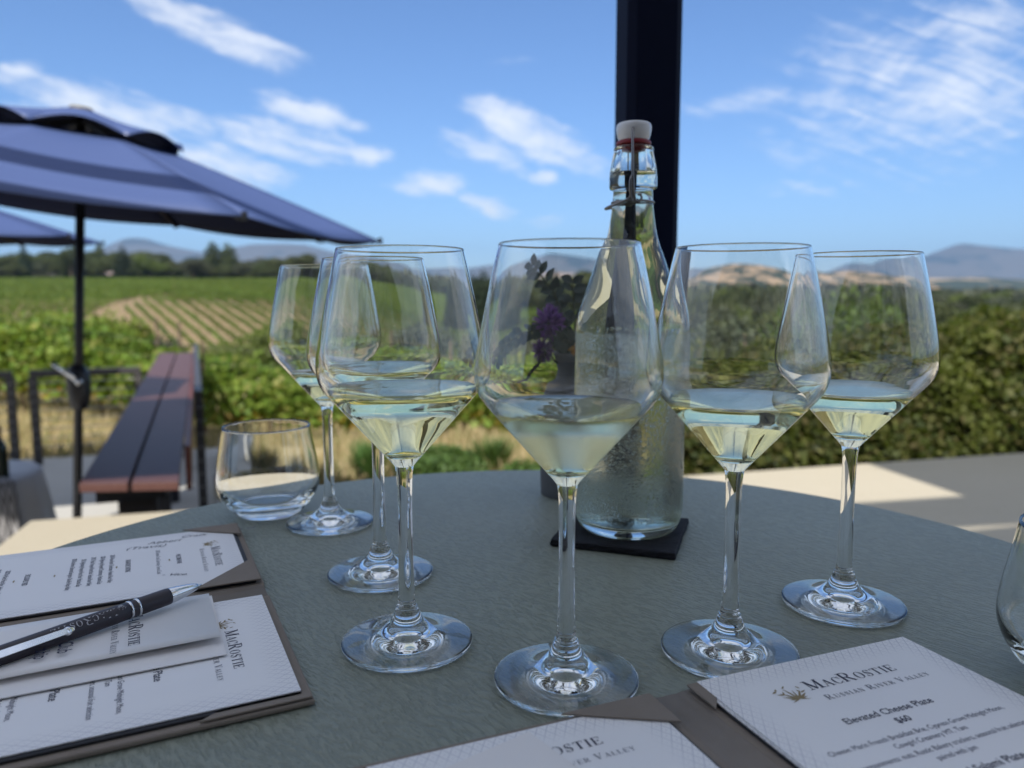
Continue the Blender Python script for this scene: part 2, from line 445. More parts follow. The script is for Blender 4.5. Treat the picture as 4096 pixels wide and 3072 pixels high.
p.inputs['Specular IOR Level'].default_value = .5
b = gg.n('ShaderNodeBump'); b.inputs['Strength'].default_value = .75; b.inputs['Distance'].default_value = .0015; gg.put(b.inputs['Height'], hgt); gg.put(p.inputs['Normal'], b.outputs[0])
gg.put(out.inputs[0], p.outputs[0])

# concrete
def concrete(name, a, b_, sc_=3.0, dirt=.3):
    m_, gg, out = mat(name)
    p = gg.n('ShaderNodeBsdfPrincipled'); p.inputs['Roughness'].default_value = .85; p.inputs['Specular IOR Level'].default_value = .25
    tc = gg.n('ShaderNodeTexCoord')
    n_a = gg.noise(tc.outputs['Object'], sc_, 6, .6); n_b = gg.noise(tc.outputs['Object'], sc_ * 45, 4, .7)
    sp_ = gg.sm(gg.noise(tc.outputs['Object'], sc_ * 22, 3, .6), .60, .70)
    c = gg.mix(gg.m('ADD', gg.m('MULTIPLY', n_a, .6), gg.m('MULTIPLY', n_b, .4)), a, b_)
    c = gg.mix(gg.m('MULTIPLY', sp_, dirt), c, tuple(x * .55 for x in a))
    gg.put(p.inputs['Base Color'], c)
    bb = gg.n('ShaderNodeBump'); bb.inputs['Strength'].default_value = .3; bb.inputs['Distance'].default_value = .003; gg.put(bb.inputs['Height'], n_b); gg.put(p.inputs['Normal'], bb.outputs[0])
    gg.put(out.inputs[0], p.outputs[0]); return m_
M_patio = concrete('patio_concrete', (.38, .335, .25), (.48, .43, .335), 2.0, .35)
M_conc = concrete('pale_concrete', (.40, .385, .35), (.50, .485, .45), 1.2, .2)
M_pot = concrete('grey_stoneware', (.105, .110, .115), (.15, .155, .16), 20, .2)

# umbrella cloth: dyed acrylic, lets a little light through
M_canvas, gg, out = mat('navy_blue_canvas')
tc = gg.n('ShaderNodeTexCoord'); nz = gg.noise(tc.outputs['Object'], 400, 2, .5)
cc = gg.mix(nz, (.046, .076, .195), (.064, .098, .23))
d = gg.n('ShaderNodeBsdfDiffuse'); gg.put(d.inputs[0], cc)
t = gg.n('ShaderNodeBsdfTranslucent'); t.inputs[0].default_value = (.012, .018, .05, 1)
sh = gg.n('ShaderNodeBsdfGlossy'); sh.inputs['Roughness'].default_value = .5; sh.inputs[0].default_value = (.9, .9, .95, 1)
mx = gg.n('ShaderNodeMixShader'); mx.inputs[0].default_value = .06; gg.put(mx.inputs[1], d.outputs[0]); gg.put(mx.inputs[2], t.outputs[0])
m2 = gg.n('ShaderNodeMixShader'); m2.inputs[0].default_value = .06; gg.put(m2.inputs[1], mx.outputs[0]); gg.put(m2.inputs[2], sh.outputs[0])
gg.put(out.inputs[0], m2.outputs[0])

M_canvas_shade = principled('navy_canvas_shaded_side', (.014, .018, .045), .9, spec=.1)  # canvas underside coloured darker to stand in for its shade
# reddish brown counter boards
M_board, gg, out = mat('redwood_composite_board')
p = gg.n('ShaderNodeBsdfPrincipled'); p.inputs['Roughness'].default_value = .5; p.inputs['Specular IOR Level'].default_value = .35
tc = gg.n('ShaderNodeTexCoord'); mp = gg.n('ShaderNodeMapping'); gg.put(mp.inputs[0], tc.outputs['Object']); mp.inputs['Scale'].default_value = (20, .9, 6)
nz = gg.noise(mp.outputs[0], 3, 6, .65, .4)
gg.put(p.inputs['Base Color'], gg.mix(nz, (.070, .030, .026), (.120, .058, .048)))
b = gg.n('ShaderNodeBump'); b.inputs['Strength'].default_value = .3; b.inputs['Distance'].default_value = .003; gg.put(b.inputs['Height'], nz); gg.put(p.inputs['Normal'], b.outputs[0])
gg.put(out.inputs[0], p.outputs[0])
M_fascia = principled('red_fascia_board', (.13, .035, .022), .5, colnoise=(8, .3))

# linen
M_linen = principled('white_linen', (.46, .47, .50), .9, bump=(260, .3, .001), sheen=.3)
M_runner, gg, out = mat('chevron_woven_runner')
p = gg.n('ShaderNodeBsdfPrincipled'); p.inputs['Roughness'].default_value = .95
tc = gg.n('ShaderNodeTexCoord'); s_ = gg.n('ShaderNodeSeparateXYZ'); gg.put(s_.inputs[0], tc.outputs['UV'])
zig = gg.m('ABSOLUTE', gg.m('SUBTRACT', gg.m('FRACT', gg.m('MULTIPLY', s_.outputs[0], 3.0)), .5))
bands = gg.m('FRACT', gg.m('ADD', gg.m('MULTIPLY', s_.outputs[1], 11), gg.m('MULTIPLY', zig, 3)))
gg.put(p.inputs['Base Color'], gg.mix(gg.sm(bands, .45, .55), (.38, .37, .37), (.12, .115, .12)))
gg.put(out.inputs[0], p.outputs[0])

# ------------------------------------------------------------------ terrain
def sstep(t): 
    t = np.clip(t, 0, 1); return t * t * (3 - 2 * t)
def terrain(x, y):
    x = np.asarray(x, float); y = np.asarray(y, float)
    a = x / np.maximum(y, 6.0)
    rr = np.sqrt(x * x + y * y)
    right = sstep((a - .10) / .16)
    ztop = np.interp(a, [-2, -.67, -.3, -.14, .1, .25, 1.5], [10, 8.2, 7.9, .6, -3.4, -8.5, -10])
    zmin = -12.6 - 1.6 * right - .6 * sstep((a + .1) / .2)
    near = -.90 - .50 * sstep((x + 7.5) / 3.5) * sstep((y - 9) / 2.5)
    t1 = sstep((y - 10) / 92.0)
    z1 = near + (zmin - near) * t1
    zmid = zmin + .61 * (ztop - zmin)
    u = np.clip((y - 104) / 60.0, 0, 1)
    z2 = zmin + (zmid - zmin) * (u * .8 + .2 * sstep(u))
    u3 = np.clip((y - 164) / 180.0, 0, 1)
    z3 = (ztop - zmid) * (u3 * .6 + .4 * np.sin(u3 * np.pi / 2))
    t1r = sstep((y - 7.5) / 34.0)
    zr_ = -.9 + (zmin + .9) * t1r
    z1 = z1 * (1 - right) + zr_ * right
    z = np.where(y < 104, z1, z2 + z3)
    far = sstep((rr - 420) / 500.0)
    z = z * (1 - far) + (-6.0) * far
    z = np.where(y < 6, -.90, z)
    return z
def TZ(x, y): return float(terrain(x, y))

def axis(n, far, k):
    t = np.linspace(-1, 1, n); return np.sinh(t * k) / math.sinh(k) * far
gx = axis(240, 14500, 9.0); gy = axis(240, 14500, 9.0)
X, Y = np.meshgrid(gx, gy)
Z = terrain(X, Y)
V = np.stack([X, Y, Z], -1).reshape(-1, 3)
n_ = len(gx)
ii, jj = np.meshgrid(np.arange(n_ - 1), np.arange(n_ - 1))
q = (jj * n_ + ii).ravel()
Q = np.stack([q, q + 1, q + 1 + n_, q + n_], 1)
M_ground, gg, out = mat('vineyard_soil_and_dry_grass')
p = gg.n('ShaderNodeBsdfPrincipled'); p.inputs['Roughness'].default_value = .95; p.inputs['Specular IOR Level'].default_value = .1
tc = gg.n('ShaderNodeTexCoord'); s_ = gg.n('ShaderNodeSeparateXYZ'); gg.put(s_.inputs[0], tc.outputs['Object'])
na = gg.noise(tc.outputs['Object'], .9, 6, .65); nb = gg.noise(tc.outputs['Object'], 14, 5, .7); ncc = gg.noise(tc.outputs['Object'], .035, 5, .6)
dry = gg.mix(na, (.30, .235, .12), (.42, .34, .19)); dry = gg.mix(gg.sm(nb, .5, .7), dry, (.16, .17, .055))
soil = gg.mix(nb, (.185, .135, .080), (.255, .190, .115))
wild = gg.mix(gg.sm(ncc, .4, .6), (.075, .085, .035), (.17, .145, .075))
c = gg.mix(gg.sm(s_.outputs[1], 20, 34), dry, wild)
c = gg.mix(gg.sm(s_.outputs[1], 112, 118), c, soil)
c = gg.mix(gg.sm(s_.outputs[1], 328, 338), c, wild)
rt = gg.sm(gg.m('DIVIDE', s_.outputs[0], gg.m('MAXIMUM', s_.outputs[1], 6.0)), .12, .2)
c = gg.mix(rt, c, wild)
gg.put(p.inputs['Base Color'], c); gg.put(out.inputs[0], p.outputs[0])
tag(link('ground', fast_mesh(V, Q), M_ground, None, True), kind='structure')

# hill ranges, each with real depth
def hillmat(name, grass, wood, thr, sc_):
    m_, gg, out = mat(name)
    p = gg.n('ShaderNodeBsdfPrincipled'); p.inputs['Roughness'].default_value = 1; p.inputs['Specular IOR Level'].default_value = 0
    tc = gg.n('ShaderNodeTexCoord'); mp = gg.n('ShaderNodeMapping'); gg.put(mp.inputs[0], tc.outputs['Object']); mp.inputs['Scale'].default_value = (1, .6, 2.5)
    a_ = gg.noise(mp.outputs[0], sc_, 8, .68, .3)
    gg.put(p.inputs['Base Color'], gg.mix(gg.sm(a_, thr - .03, thr + .04), grass, wood))
    gg.put(out.inputs[0], p.outputs[0]); return m_
M_gold = hillmat('golden_grass_hill', (.33, .235, .15), (.035, .045, .03), .485, .013)
M_mid = hillmat('wooded_hill', (.34, .26, .17), (.045, .055, .035), .45, .006)
M_far = hillmat('far_mountain', (.10, .09, .08), (.03, .04, .04), .56, .0016)
M_pink = hillmat('dry_far_hills', (.36, .26, .20), (.045, .055, .045), .50, .004)
def hills(name, D, depth, prof, mt, rough, base=-8, seed=0):
    a0, a1 = prof[0][0], prof[-1][0]
    A = np.linspace(a0, a1, 170); T = np.linspace(0, 1, 26)
    pe = np.interp(A, [q[0] for q in prof], [q[1] for q in prof])
    V = []
    for t in T:
        y = D + depth * (t - .5)
        shp = math.sin(math.pi * min(1, t)) ** .8
        for a, e in zip(A, pe):
            x = a * D * (1 + .25 * (t - .5) * depth / D)
            nz = mnoise.fractal(Vector((x / (D * .09) + seed, y / (D * .09), seed)), .9, 2.1, 6)
            nz2 = mnoise.fractal(Vector((x / (D * .02) + seed, y / (D * .02), seed + 3)), .9, 2.1, 4)
            zt = (e * D + .95) - base
            V.append((x, y, base - 3 + (zt + 3) * shp + (nz * rough * D + nz2 * rough * D * .22) * shp))
    n = len(A)
    Q = [(j * n + i, j * n + i + 1, (j + 1) * n + i + 1, (j + 1) * n + i) for j in range(len(T) - 1) for i in range(n - 1)]
    return tag(link(name, fast_mesh(np.array(V), np.array(Q)), mt, None, True), kind='structure')
hills('hills', 2600, 1500, [(.10, -.002), (.17, .012), (.22, .020), (.245, .031), (.275, .036), (.31, .035), (.35, .029), (.38, .022), (.42, .026), (.47, .021), (.51, .010), (.56, .003), (.7, .0)], M_gold, .0022, seed=3)
hills('hills', 3400, 1500, [(.40, .0), (.48, .012), (.54, .021), (.60, .023), (.68, .017), (.8, .020), (.95, .012), (1.2, .015)], M_mid, .0015, seed=8)
hills('hills', 4200, 2200, [(-.75, .020), (-.60, .030), (-.50, .038), (-.40, .036), (-.32, .044), (-.24, .042), (-.15, .022), (-.05, .010), (.05, .024), (.12, .020), (.2, .006)], M_pink, .0028, seed=21)
hills('mountains', 9500, 3200, [(-1.1, .03), (-.75, .045), (-.60, .040), (-.55, .052), (-.505, .066), (-.483, .076), (-.45, .066), (-.39, .055), (-.33, .066), (-.27, .066), (-.2, .050), (-.1, .030), (0, .042), (.045, .052), (.10, .045), (.18, .034), (.3, .028), (.40, .026), (.44, .038), (.475, .034), (.505, .046), (.54, .050), (.56, .058), (.578, .066), (.60, .062), (.66, .058), (.8, .045), (1.1, .035)], M_far, .0016, seed=40)

# ------------------------------------------------------------------ patio, terrace, beds
E0 = Vector((-2.06, 3.164, 0)); ED = Vector((1, .268, 0)).normalized(); EN = Vector((-ED.y, ED.x, 0))
def slab(name, poly, z0, z1, mt, kind='structure'):
    n = len(poly); vs = [(x, y, z1) for x, y in poly] + [(x, y, z0) for x, y in poly]
    fs = [tuple(range(n)), tuple(range(2 * n - 1, n - 1, -1))] + [(i + n, (i + 1) % n + n, (i + 1) % n, i) for i in range(n)]
    o = link(name, mesh(vs, fs), mt)
    b = o.modifiers.new('b', 'BEVEL'); b.width = .006; b.segments = 2
    return tag(o, kind=kind)
def eline(s, n_off=0): 
    v_ = E0 + ED * s + EN * n_off; return (v_.x, v_.y)
slab('patio', [eline(0), (-1.55, 1.2), (-1.2, -1), (-1.2, -6), (9, -6), eline(11)], -.92, 0, M_patio)
slab('terrace', [(-14, -2), (-1.9, -2), (-1.6, 3.3), (-1.5, 3.75), (-2.95, 7.4), (-3.5, 9.0), (-12, 6.0)], -.96, -.85, M_conc)
MU = principled('bark_mulch', (.045, .026, .022), .95, bump=(60, 1, .03), colnoise=(90, .5))
slab('mulch_bed', [(-1.45, 3.7), (.9, 4.0), (1.6, 5.2), (-.3, 6.1), (-1.9, 6.9), (-2.9, 8.3), (-3.0, 7.5)], -1.0, -.835, MU)
kerb = slab('kerb', [(-1.55, 3.75), (-1.40, 3.72), (-3.05, 8.6), (-3.35, 8.6)], -1.0, -.66, M_conc)

# ------------------------------------------------------------------ table
TC = (.0219, .4648); TR_ = .4326
t = empty('round_table', (TC[0], TC[1], 0), 0, 'round sage green table with grained top holding the wine glasses and menus', 'table')
mb = MB(); mb.lathe([(0, TT - .028), (TR_ - .012, TT - .028), (TR_ - .004, TT - .024), (TR_, TT - .016), (TR_, TT - .006), (TR_ - .002, TT - .0015), (TR_ - .005, TT), (.2, TT), (0, TT)], 160)
mb.build('tabletop', M_table, t, True)
mb = MB(); mb.lathe([(0, 0), (.24, 0), (.24, .012), (.06, .03), (.038, .05), (.038, TT - .06), (.10, TT - .04), (.10, TT - .03), (0, TT - .03)], 40)
mb.build('pedestal', M_black, t, True)

# ------------------------------------------------------------------ overhead structure behind and above the camera
roof = empty('patio_roof', (0, 0, 0), 0, 'patio roof with white light-bouncing boards and dark beams overhead', 'roof')
HR = 3.55
off = Vector((ldir.x, ldir.y, 0)) / (-ldir.z) * HR      # shadow displacement from roof to floor
def sh_poly(name, pts, thick, mt, par):
    """roof slab whose floor shadow has these corners"""
    n = len(pts); vs = []
    for z in (HR, HR + thick): vs += [(x - off.x, y - off.y, z) for x, y in pts]
    fs = [tuple(range(n))[::-1], tuple(range(n, 2 * n))] + [(i, (i + 1) % n, (i + 1) % n + n, i + n) for i in range(n)]
    return link(name, mesh(vs, fs), mt, par)
M_roof = principled('white_bounce_boards', (.78, .76, .72), .8)  # unseen roof underside made white to bounce light onto the table
M_beam = principled('dark_beam', (.02, .02, .025), .6)
sh_poly('roof_deck', [(-1.55, 2.10), (2.3, 3.05), (2.5, -.9), (-1.45, -.9)], .08, M_roof, roof)
sh_poly('beam', [(-.2, 2.70), (1.86, 3.047), (2.16, 3.10), (2.6, 3.1), (2.6, 3.48), (2.2047, 3.41), (1.697, 3.298), (-.2, 2.95)], .16, M_beam, roof)
sh_poly('side_shade_panel', [(2.18, 3.0), (4.6, 3.4), (4.6, 5.0), (2.02, 4.30), (2.034, 4.183), (2.16, 3.5)], .08, M_roof, roof)
sh_poly('side_shade_panel', [(-4.3, 3.5), (-2.98, 3.70), (-2.98, 4.80), (-4.3, 4.8)], .06, M_roof, roof)  # unseen panel added to shade the clothed table
sh_poly('joist', [(2.3, -.6), (2.45, -.6), (2.45, 3.4), (2.3, 3.4)], .18, M_beam, roof)
M_wall = principled('dark_unseen_siding', (.07, .055, .045), .8, colnoise=(2, .3))
wb_ = empty('unseen_dark_building', (0, -5.2, 0), 0, 'unseen dark building added behind the camera to cut glass reflections', 'building')  # unseen building added to darken what the glasses reflect
mb = MB(); mb.box(-9, 9, -.4, 0, 0, 4.5); mb.build('wall', M_wall, wb_)
for k in range(5):
    mb = MB(); mb.box(-7.6 + 3.4 * k, -5.6 + 3.4 * k, .002, .03, .9, 2.3); fr0 = mb.build('window', M_black, wb_)
mb = MB(); mb.box(-9.4, 9.4, -1.2, .5, 4.5, 4.65); mb.build('eave', M_beam, wb_)
# the post just behind the table
po = empty('support_post', (.182, 1.06, 0), R(8), 'tall navy black steel post rising behind the swing top bottle', 'post')
mb = MB(); s_ = .0368
mb.add([(x, y, z) for z in (.012, HR) for x, y in ((-s_, -s_ + .01), (-s_ + .01, -s_), (s_ - .01, -s_), (s_, -s_ + .01), (s_, s_ - .01), (s_ - .01, s_), (-s_ + .01, s_), (-s_, s_ - .01))],
       [tuple(range(8))[::-1], tuple(range(8, 16))] + [(i, (i + 1) % 8, (i + 1) % 8 + 8, i + 8) for i in range(8)])
mb.build('shaft', M_post, po)
mb = MB(); mb.box(-.08, .08, -.08, .08, 0, .012); mb.build('base_plate', M_post, po, bevel=.002)
for yy_ in (1.10, .52):
    mb = MB(); p_ = Vector((-1.40, yy_, HR + .05)); mb.bar(p_ - ED * 2.6, p_ + ED * .45, .15, .12); mb.build('rafter', M_beam, roof)
mb = MB(); mb.bar((.18, -.9, HR + .26), (.18, 1.10, HR + .26), .09, .18); lo = mb.build('beam', M_beam, roof)
mb = MB(); mb.box(-.05, .05, -.05, .05, HR, HR + .17); mb.build('cap_plate', M_post, po)

# ------------------------------------------------------------------ stem glasses
OUT = [(.0056, .1085), (.0072, .1105), (.0110, .1148), (.0180, .1228), (.0270, .1330), (.0360, .1432), (.0420, .1500), (.0458, .1551), (.0478, .1600), (.0486, .1650), (.0486, .1700), (.0478, .1765), (.0455, .1885), (.0425, .2035), (.0392, .2190), (.0364, .2310), (.0361, .2325), (.0360, .2329)]
RIM = [(.0359, .2331), (.0358, .2334), (.0354, .2335), (.0350, .2331)]
INN = [(.0350, .2329), (.0351, .2325), (.0354, .2310), (.0382, .2188), (.0414, .2033), (.0443, .1885), (.0465, .1764), (.0472, .1700), (.0472, .1654), (.0464, .1608), (.0444, .1562), (.0406, .1512), (.0348, .1448), (.0258, .1347), (.0172, .1250), (.0115, .1193), (.0070, .1172), (.0030, .1166), (0, .1165)]
def smooth_prof(pr, k=3):
    out = [pr[0]]
    for i in range(len(pr) - 1):
        p0 = pr[max(i - 1, 0)]; p1 = pr[i]; p2 = pr[i + 1]; p3 = pr[min(i + 2, len(pr) - 1)]
        for s in range(1, k + 1):
            t_ = s / k
            f = lambda a, b, c, d: .5 * ((2 * b) + (-a + c) * t_ + (2 * a - 5 * b + 4 * c - d) * t_ * t_ + (-a + 3 * b - 3 * c + d) * t_ ** 3)
            out.append((max(0, f(p0[0], p1[0], p2[0], p3[0])), f(p0[1], p1[1], p2[1], p3[1])))
    return out
def split_inner(level, inn=INN):
    pr = smooth_prof(inn, 3)
    for i in range(len(pr) - 1):
        (r0, z0), (r1, z1) = pr[i], pr[i + 1]
        if z0 >= level > z1:
            t_ = (z0 - level) / (z0 - z1); m_ = (r0 + (r1 - r0) * t_, level)
            return pr[:i + 1] + [m_], [m_] + pr[i + 1:]
STEM = [(.0052, .0255), (.0048, .032), (.0045, .045), (.0043, .065), (.0043, .085), (.0045, .098), (.0050, .105), (.0056, .1085)]
FOOTT = [(.0391, .0016), (.0390, .0026), (.0383, .0032), (.034, .0040), (.028, .0050), (.022, .0064), (.0165, .0088), (.0125, .0118), (.0098, .0150), (.0080, .0185), (.0069, .0215), (.0063, .0224), (.0064, .0232), (.0056, .0240), (.0052, .0255)]
FOOTB = [(0, .0048), (.003, .0045), (.0058, .0034), (.0078, .0022), (.0105, .0015), (.015, .0013), (.024, .0012), (.033, .0006), (.037, .0003), (.0385, .0006), (.0391, .0016)]
GN = 112
def wine_glass(x, y, rz, level, label):
    g_ = empty('wine_glass', (x, y, TT + .0004), rz, label, 'wine glass', 'stemmed glasses of white wine on the table')
    upper, wet = split_inner(level)
    mb = MB(); mb.lathe(smooth_prof(OUT, 3) + smooth_prof(RIM, 2) + upper, GN); mb.build('bowl', M_fog if 'cloudy' in label else M_glass, g_, True)
    mb = MB(); mb.lathe(smooth_prof(STEM, 3), GN); mb.build('stem', M_glass, g_, True)
    mb = MB(); mb.lathe(smooth_prof(FOOTB, 3) + smooth_prof(FOOTT, 3)[1:], GN); mb.build('foot', M_glass, g_, True)
    # wine: side wall is the wetted inner wall (normals outward), top disc flat
    rl = wet[0][0]
    mb = MB(); mb.lathe(wet[::-1], GN)
    nf = len(mb.f)
    mb.lathe([(rl, level), (rl * .96, level - .0003), (rl * .5, level - .0004), (0, level - .0004)], GN)
    me = mesh(mb.v, mb.f)
    o = link('wine', me, [M_wine_side, M_wine_top], g_, True)
    for i_, pl_ in enumerate(me.polygons): pl_.material_index = 0 if i_ < nf else 1
    return g_
for a in [(-.0631, .4364, 0, .1534, 'front left glass of white wine beside the pen side menu folder'),
          (-.0987, .5499, .4, .1527, 'white wine glass hidden behind the front left glass, middle of the left three'),
          (-.1666, .6778, .9, .1400, 'farthest left white wine glass, its foot beside the empty tumbler'),
          (.0290, .3918, .2, .1487, 'frontmost wine glass in the centre, with cloudy chilled bowl before the bottle'),
          (.1264, .4244, .7, .1480, 'white wine glass right of the bottle, its foot touching the open right menu'),
          (.2226, .4929, .5, .1450, 'rightmost white wine glass standing behind the right hand menu')]:
    wine_glass(*a)

TO = [(.0, .0012), (.022, .0008), (.0262, .0), (.0290, .0008), (.0325, .0040), (.0380, .0100), (.0432, .0175), (.0464, .0250), (.0477, .0320), (.0476, .0390), (.0462, .0500), (.0430, .0670), (.0402, .0835), (.0399, .0848), (.0394, .0852), (.0389, .0847), (.0388, .0835), (.0415, .0670), (.0446, .0500), (.0459, .0390), (.0459, .0325), (.0444, .0262), (.0405, .0195), (.0340, .0135), (.0250, .0100), (.012, .0088), (0, .0085)]
def tumbler(x, y, label):
    g_ = empty('tumbler', (x, y, TT + .0004), 0, label, 'tumbler', 'empty stemless water glasses')
    mb = MB(); mb.lathe(smooth_prof(TO, 3), GN); mb.build('glass_body', M_glass, g_, True)
tumbler(-.2335, .7135, 'empty clear stemless tumbler at the far left of the table')
tumbler(.3120, .3850, 'empty clear stemless tumbler cut by the right edge of the photo')

# ------------------------------------------------------------------ bottle on slate
co = empty('slate_coaster', (.0958, .6434, TT), 0, 'rough edged black slate coaster under the water bottle', 'coaster')
c4 = [(-.0645, -.0297), (.0322, -.0653), (.0644, .0297), (-.0322, .0653)]
n = 26; ring = []
for k in range(4):
    p0, p1 = Vector(c4[k]), Vector(c4[(k + 1) % 4])
    for i in range(n): ring.append(p0.lerp(p1, i / n))
vs = []; m_ = len(ring)
for lv, zc in enumerate((.0003, .0016, .0038, .0056, .0062)):
    for i, q in enumerate(ring):
        w_ = mnoise.noise(Vector((q.x * 160, q.y * 160, lv * 1.7))) * .0012 - (.0012 if lv in (0, 4) else 0)
        d_ = q.normalized(); vs.append((q.x + d_.x * w_, q.y + d_.y * w_, zc + mnoise.noise(Vector((q.x * 60, q.y * 60, 5 + lv))) * .0004 * (lv > 0)))
fs = [(l * m_ + i, l * m_ + (i + 1) % m_, (l + 1) * m_ + (i + 1) % m_, (l + 1) * m_ + i) for l in range(4) for i in range(m_)]
fs += [tuple(range(m_))[::-1], tuple(4 * m_ + i for i in range(m_))]
link('slate_slab', mesh(vs, fs), M_slate, co)
BZ = TT + .0066
bo = empty('swing_top_bottle', (.1003, .645, BZ), 0, 'clear swing top water bottle misted with condensation, red gasket and white stopper', 'bottle')
BO = [(0, .0030), (.020, .0028), (.030, .0012), (.0345, 0), (.0385, .0012), (.0425, .0050), (.0450, .0110), (.0463, .0190), (.0468, .0300), (.0467, .06), (.0466, .10), (.0465, .14), (.0464, .166), (.0462, .1717), (.0452, .178), (.0434, .1860), (.0398, .1965), (.0358, .2070), (.0316, .2180), (.0276, .2300), (.0238, .2400), (.0206, .2504), (.0187, .2606), (.0174, .2708), (.0167, .2773), (.0164, .2840), (.0165, .2872), (.0186, .2880), (.0196, .2898), (.0198, .2940), (.0196, .2990), (.0184, .3070), (.0172, .3130), (.0161, .3180), (.0163, .3196), (.0162, .3212), (.0154, .3220)]
BI = [(.0108, .3222), (.0100, .3200), (.0104, .3130), (.0128, .3050), (.0160, .2980), (.0166, .2930), (.0150, .2880), (.0132, .2840), (.0134, .2773), (.0142, .2708), (.0156, .2606), (.0175, .2504), (.0206, .2400), (.0243, .2300), (.0284, .2180), (.0327, .2070), (.0368, .1965), (.0405, .1860), (.0425, .1780), (.0434, .1717), (.0436, .16), (.0438, .10), (.0439, .03), (.0434, .0200), (.0415, .0135), (.037, .0095), (.028, .0085), (.012, .0100), (0, .0110)]
up_, wet = split_inner(.3010, BI)
mb = MB(); mb.lathe(smooth_prof(BO, 2) + smooth_prof([(.0154, .3220), (.0130, .3226), (.0108, .3222)], 2)[1:] + up_[1:], 96); mb.build('glass_body', M_bottle, bo, True)
rl = wet[0][0]
mb = MB(); mb.lathe(wet[::-1], 96); nf = len(mb.f); mb.lathe([(rl, .3010), (rl * .9, .3006), (0, .3005)], 96)
me = mesh(mb.v, mb.f); link('water', me, [M_water_side, M_water_top], bo, True)
for i_, pl_ in enumerate(me.polygons): pl_.material_index = 0 if i_ < nf else 1
mb = MB(); mb.lathe(smooth_prof([(0, .3170), (.0096, .3172), (.0100, .3225), (.0136, .3232), (.0142, .3246), (.0138, .3262), (.0110, .3270), (0, .3270)], 2), 64); mb.build('gasket', M_rubber, bo, True)
mb = MB(); mb.lathe(smooth_prof([(0, .3268), (.0112, .3270), (.0124, .3276), (.0136, .3310), (.0143, .3352), (.0143, .3380), (.0136, .3402), (.0112, .3413), (.006, .3418), (0, .3418)], 2), 64); mb.build('stopper', M_porcelain, bo, True)
wb = []
for sgn in (-1, 1):
    pts = [(-.0030, sgn * .0085, .3345), (-.0030, sgn * .0150, .3345), (-.0036, sgn * .0166, .3325), (-.0038, sgn * .0182, .3240), (-.0038, sgn * .0205, .3100), (-.0036, sgn * .0218, .2960), (-.0030, sgn * .0216, .2850), (-.0012, sgn * .0208, .2765), (.0018, sgn * .0206, .2752), (.0040, sgn * .0206, .2785), (.0030, sgn * .0206, .2815), (.0008, sgn * .0206, .2812)]
    mb = MB(); mb.tube(smooth3 := [Vector(q) for q in pts], .00105, 10); mb.build('bail_wire', M_wire, bo, True)
    # lever: from a loop on the collar up and around to the left
    pts = [(.0010, sgn * .0185, .2775), (-.0006, sgn * .0205, .2760), (-.0040, sgn * .0214, .2765), (-.0056, sgn * .0218, .2850), (-.0056, sgn * .0220, .2925), (-.0046, sgn * .0220, .2960)]
    mb = MB(); mb.tube(pts, .00110, 10); mb.build('lever_wire', M_wire, bo, True)
pts = [(-.0050, -.0212, .2800)] + [(-.0020 - .0205 * math.sin(math.pi * k / 12), -.0205 * math.cos(math.pi * k / 12), .2790 - .0065 * math.sin(math.pi * k / 12)) for k in range(1, 12)] + [(-.0050, .0212, .2800)]
mb = MB(); mb.tube(pts, .00105, 10); mb.build('lever_bow', M_wire, bo, True)
mb = MB(); mb.tube([(.0172 * math.cos(2 * math.pi * k / 40), .0172 * math.sin(2 * math.pi * k / 40), .2772) for k in range(40)], .0009, 8, closed=True); mb.build('collar_wire', M_wire, bo, True)
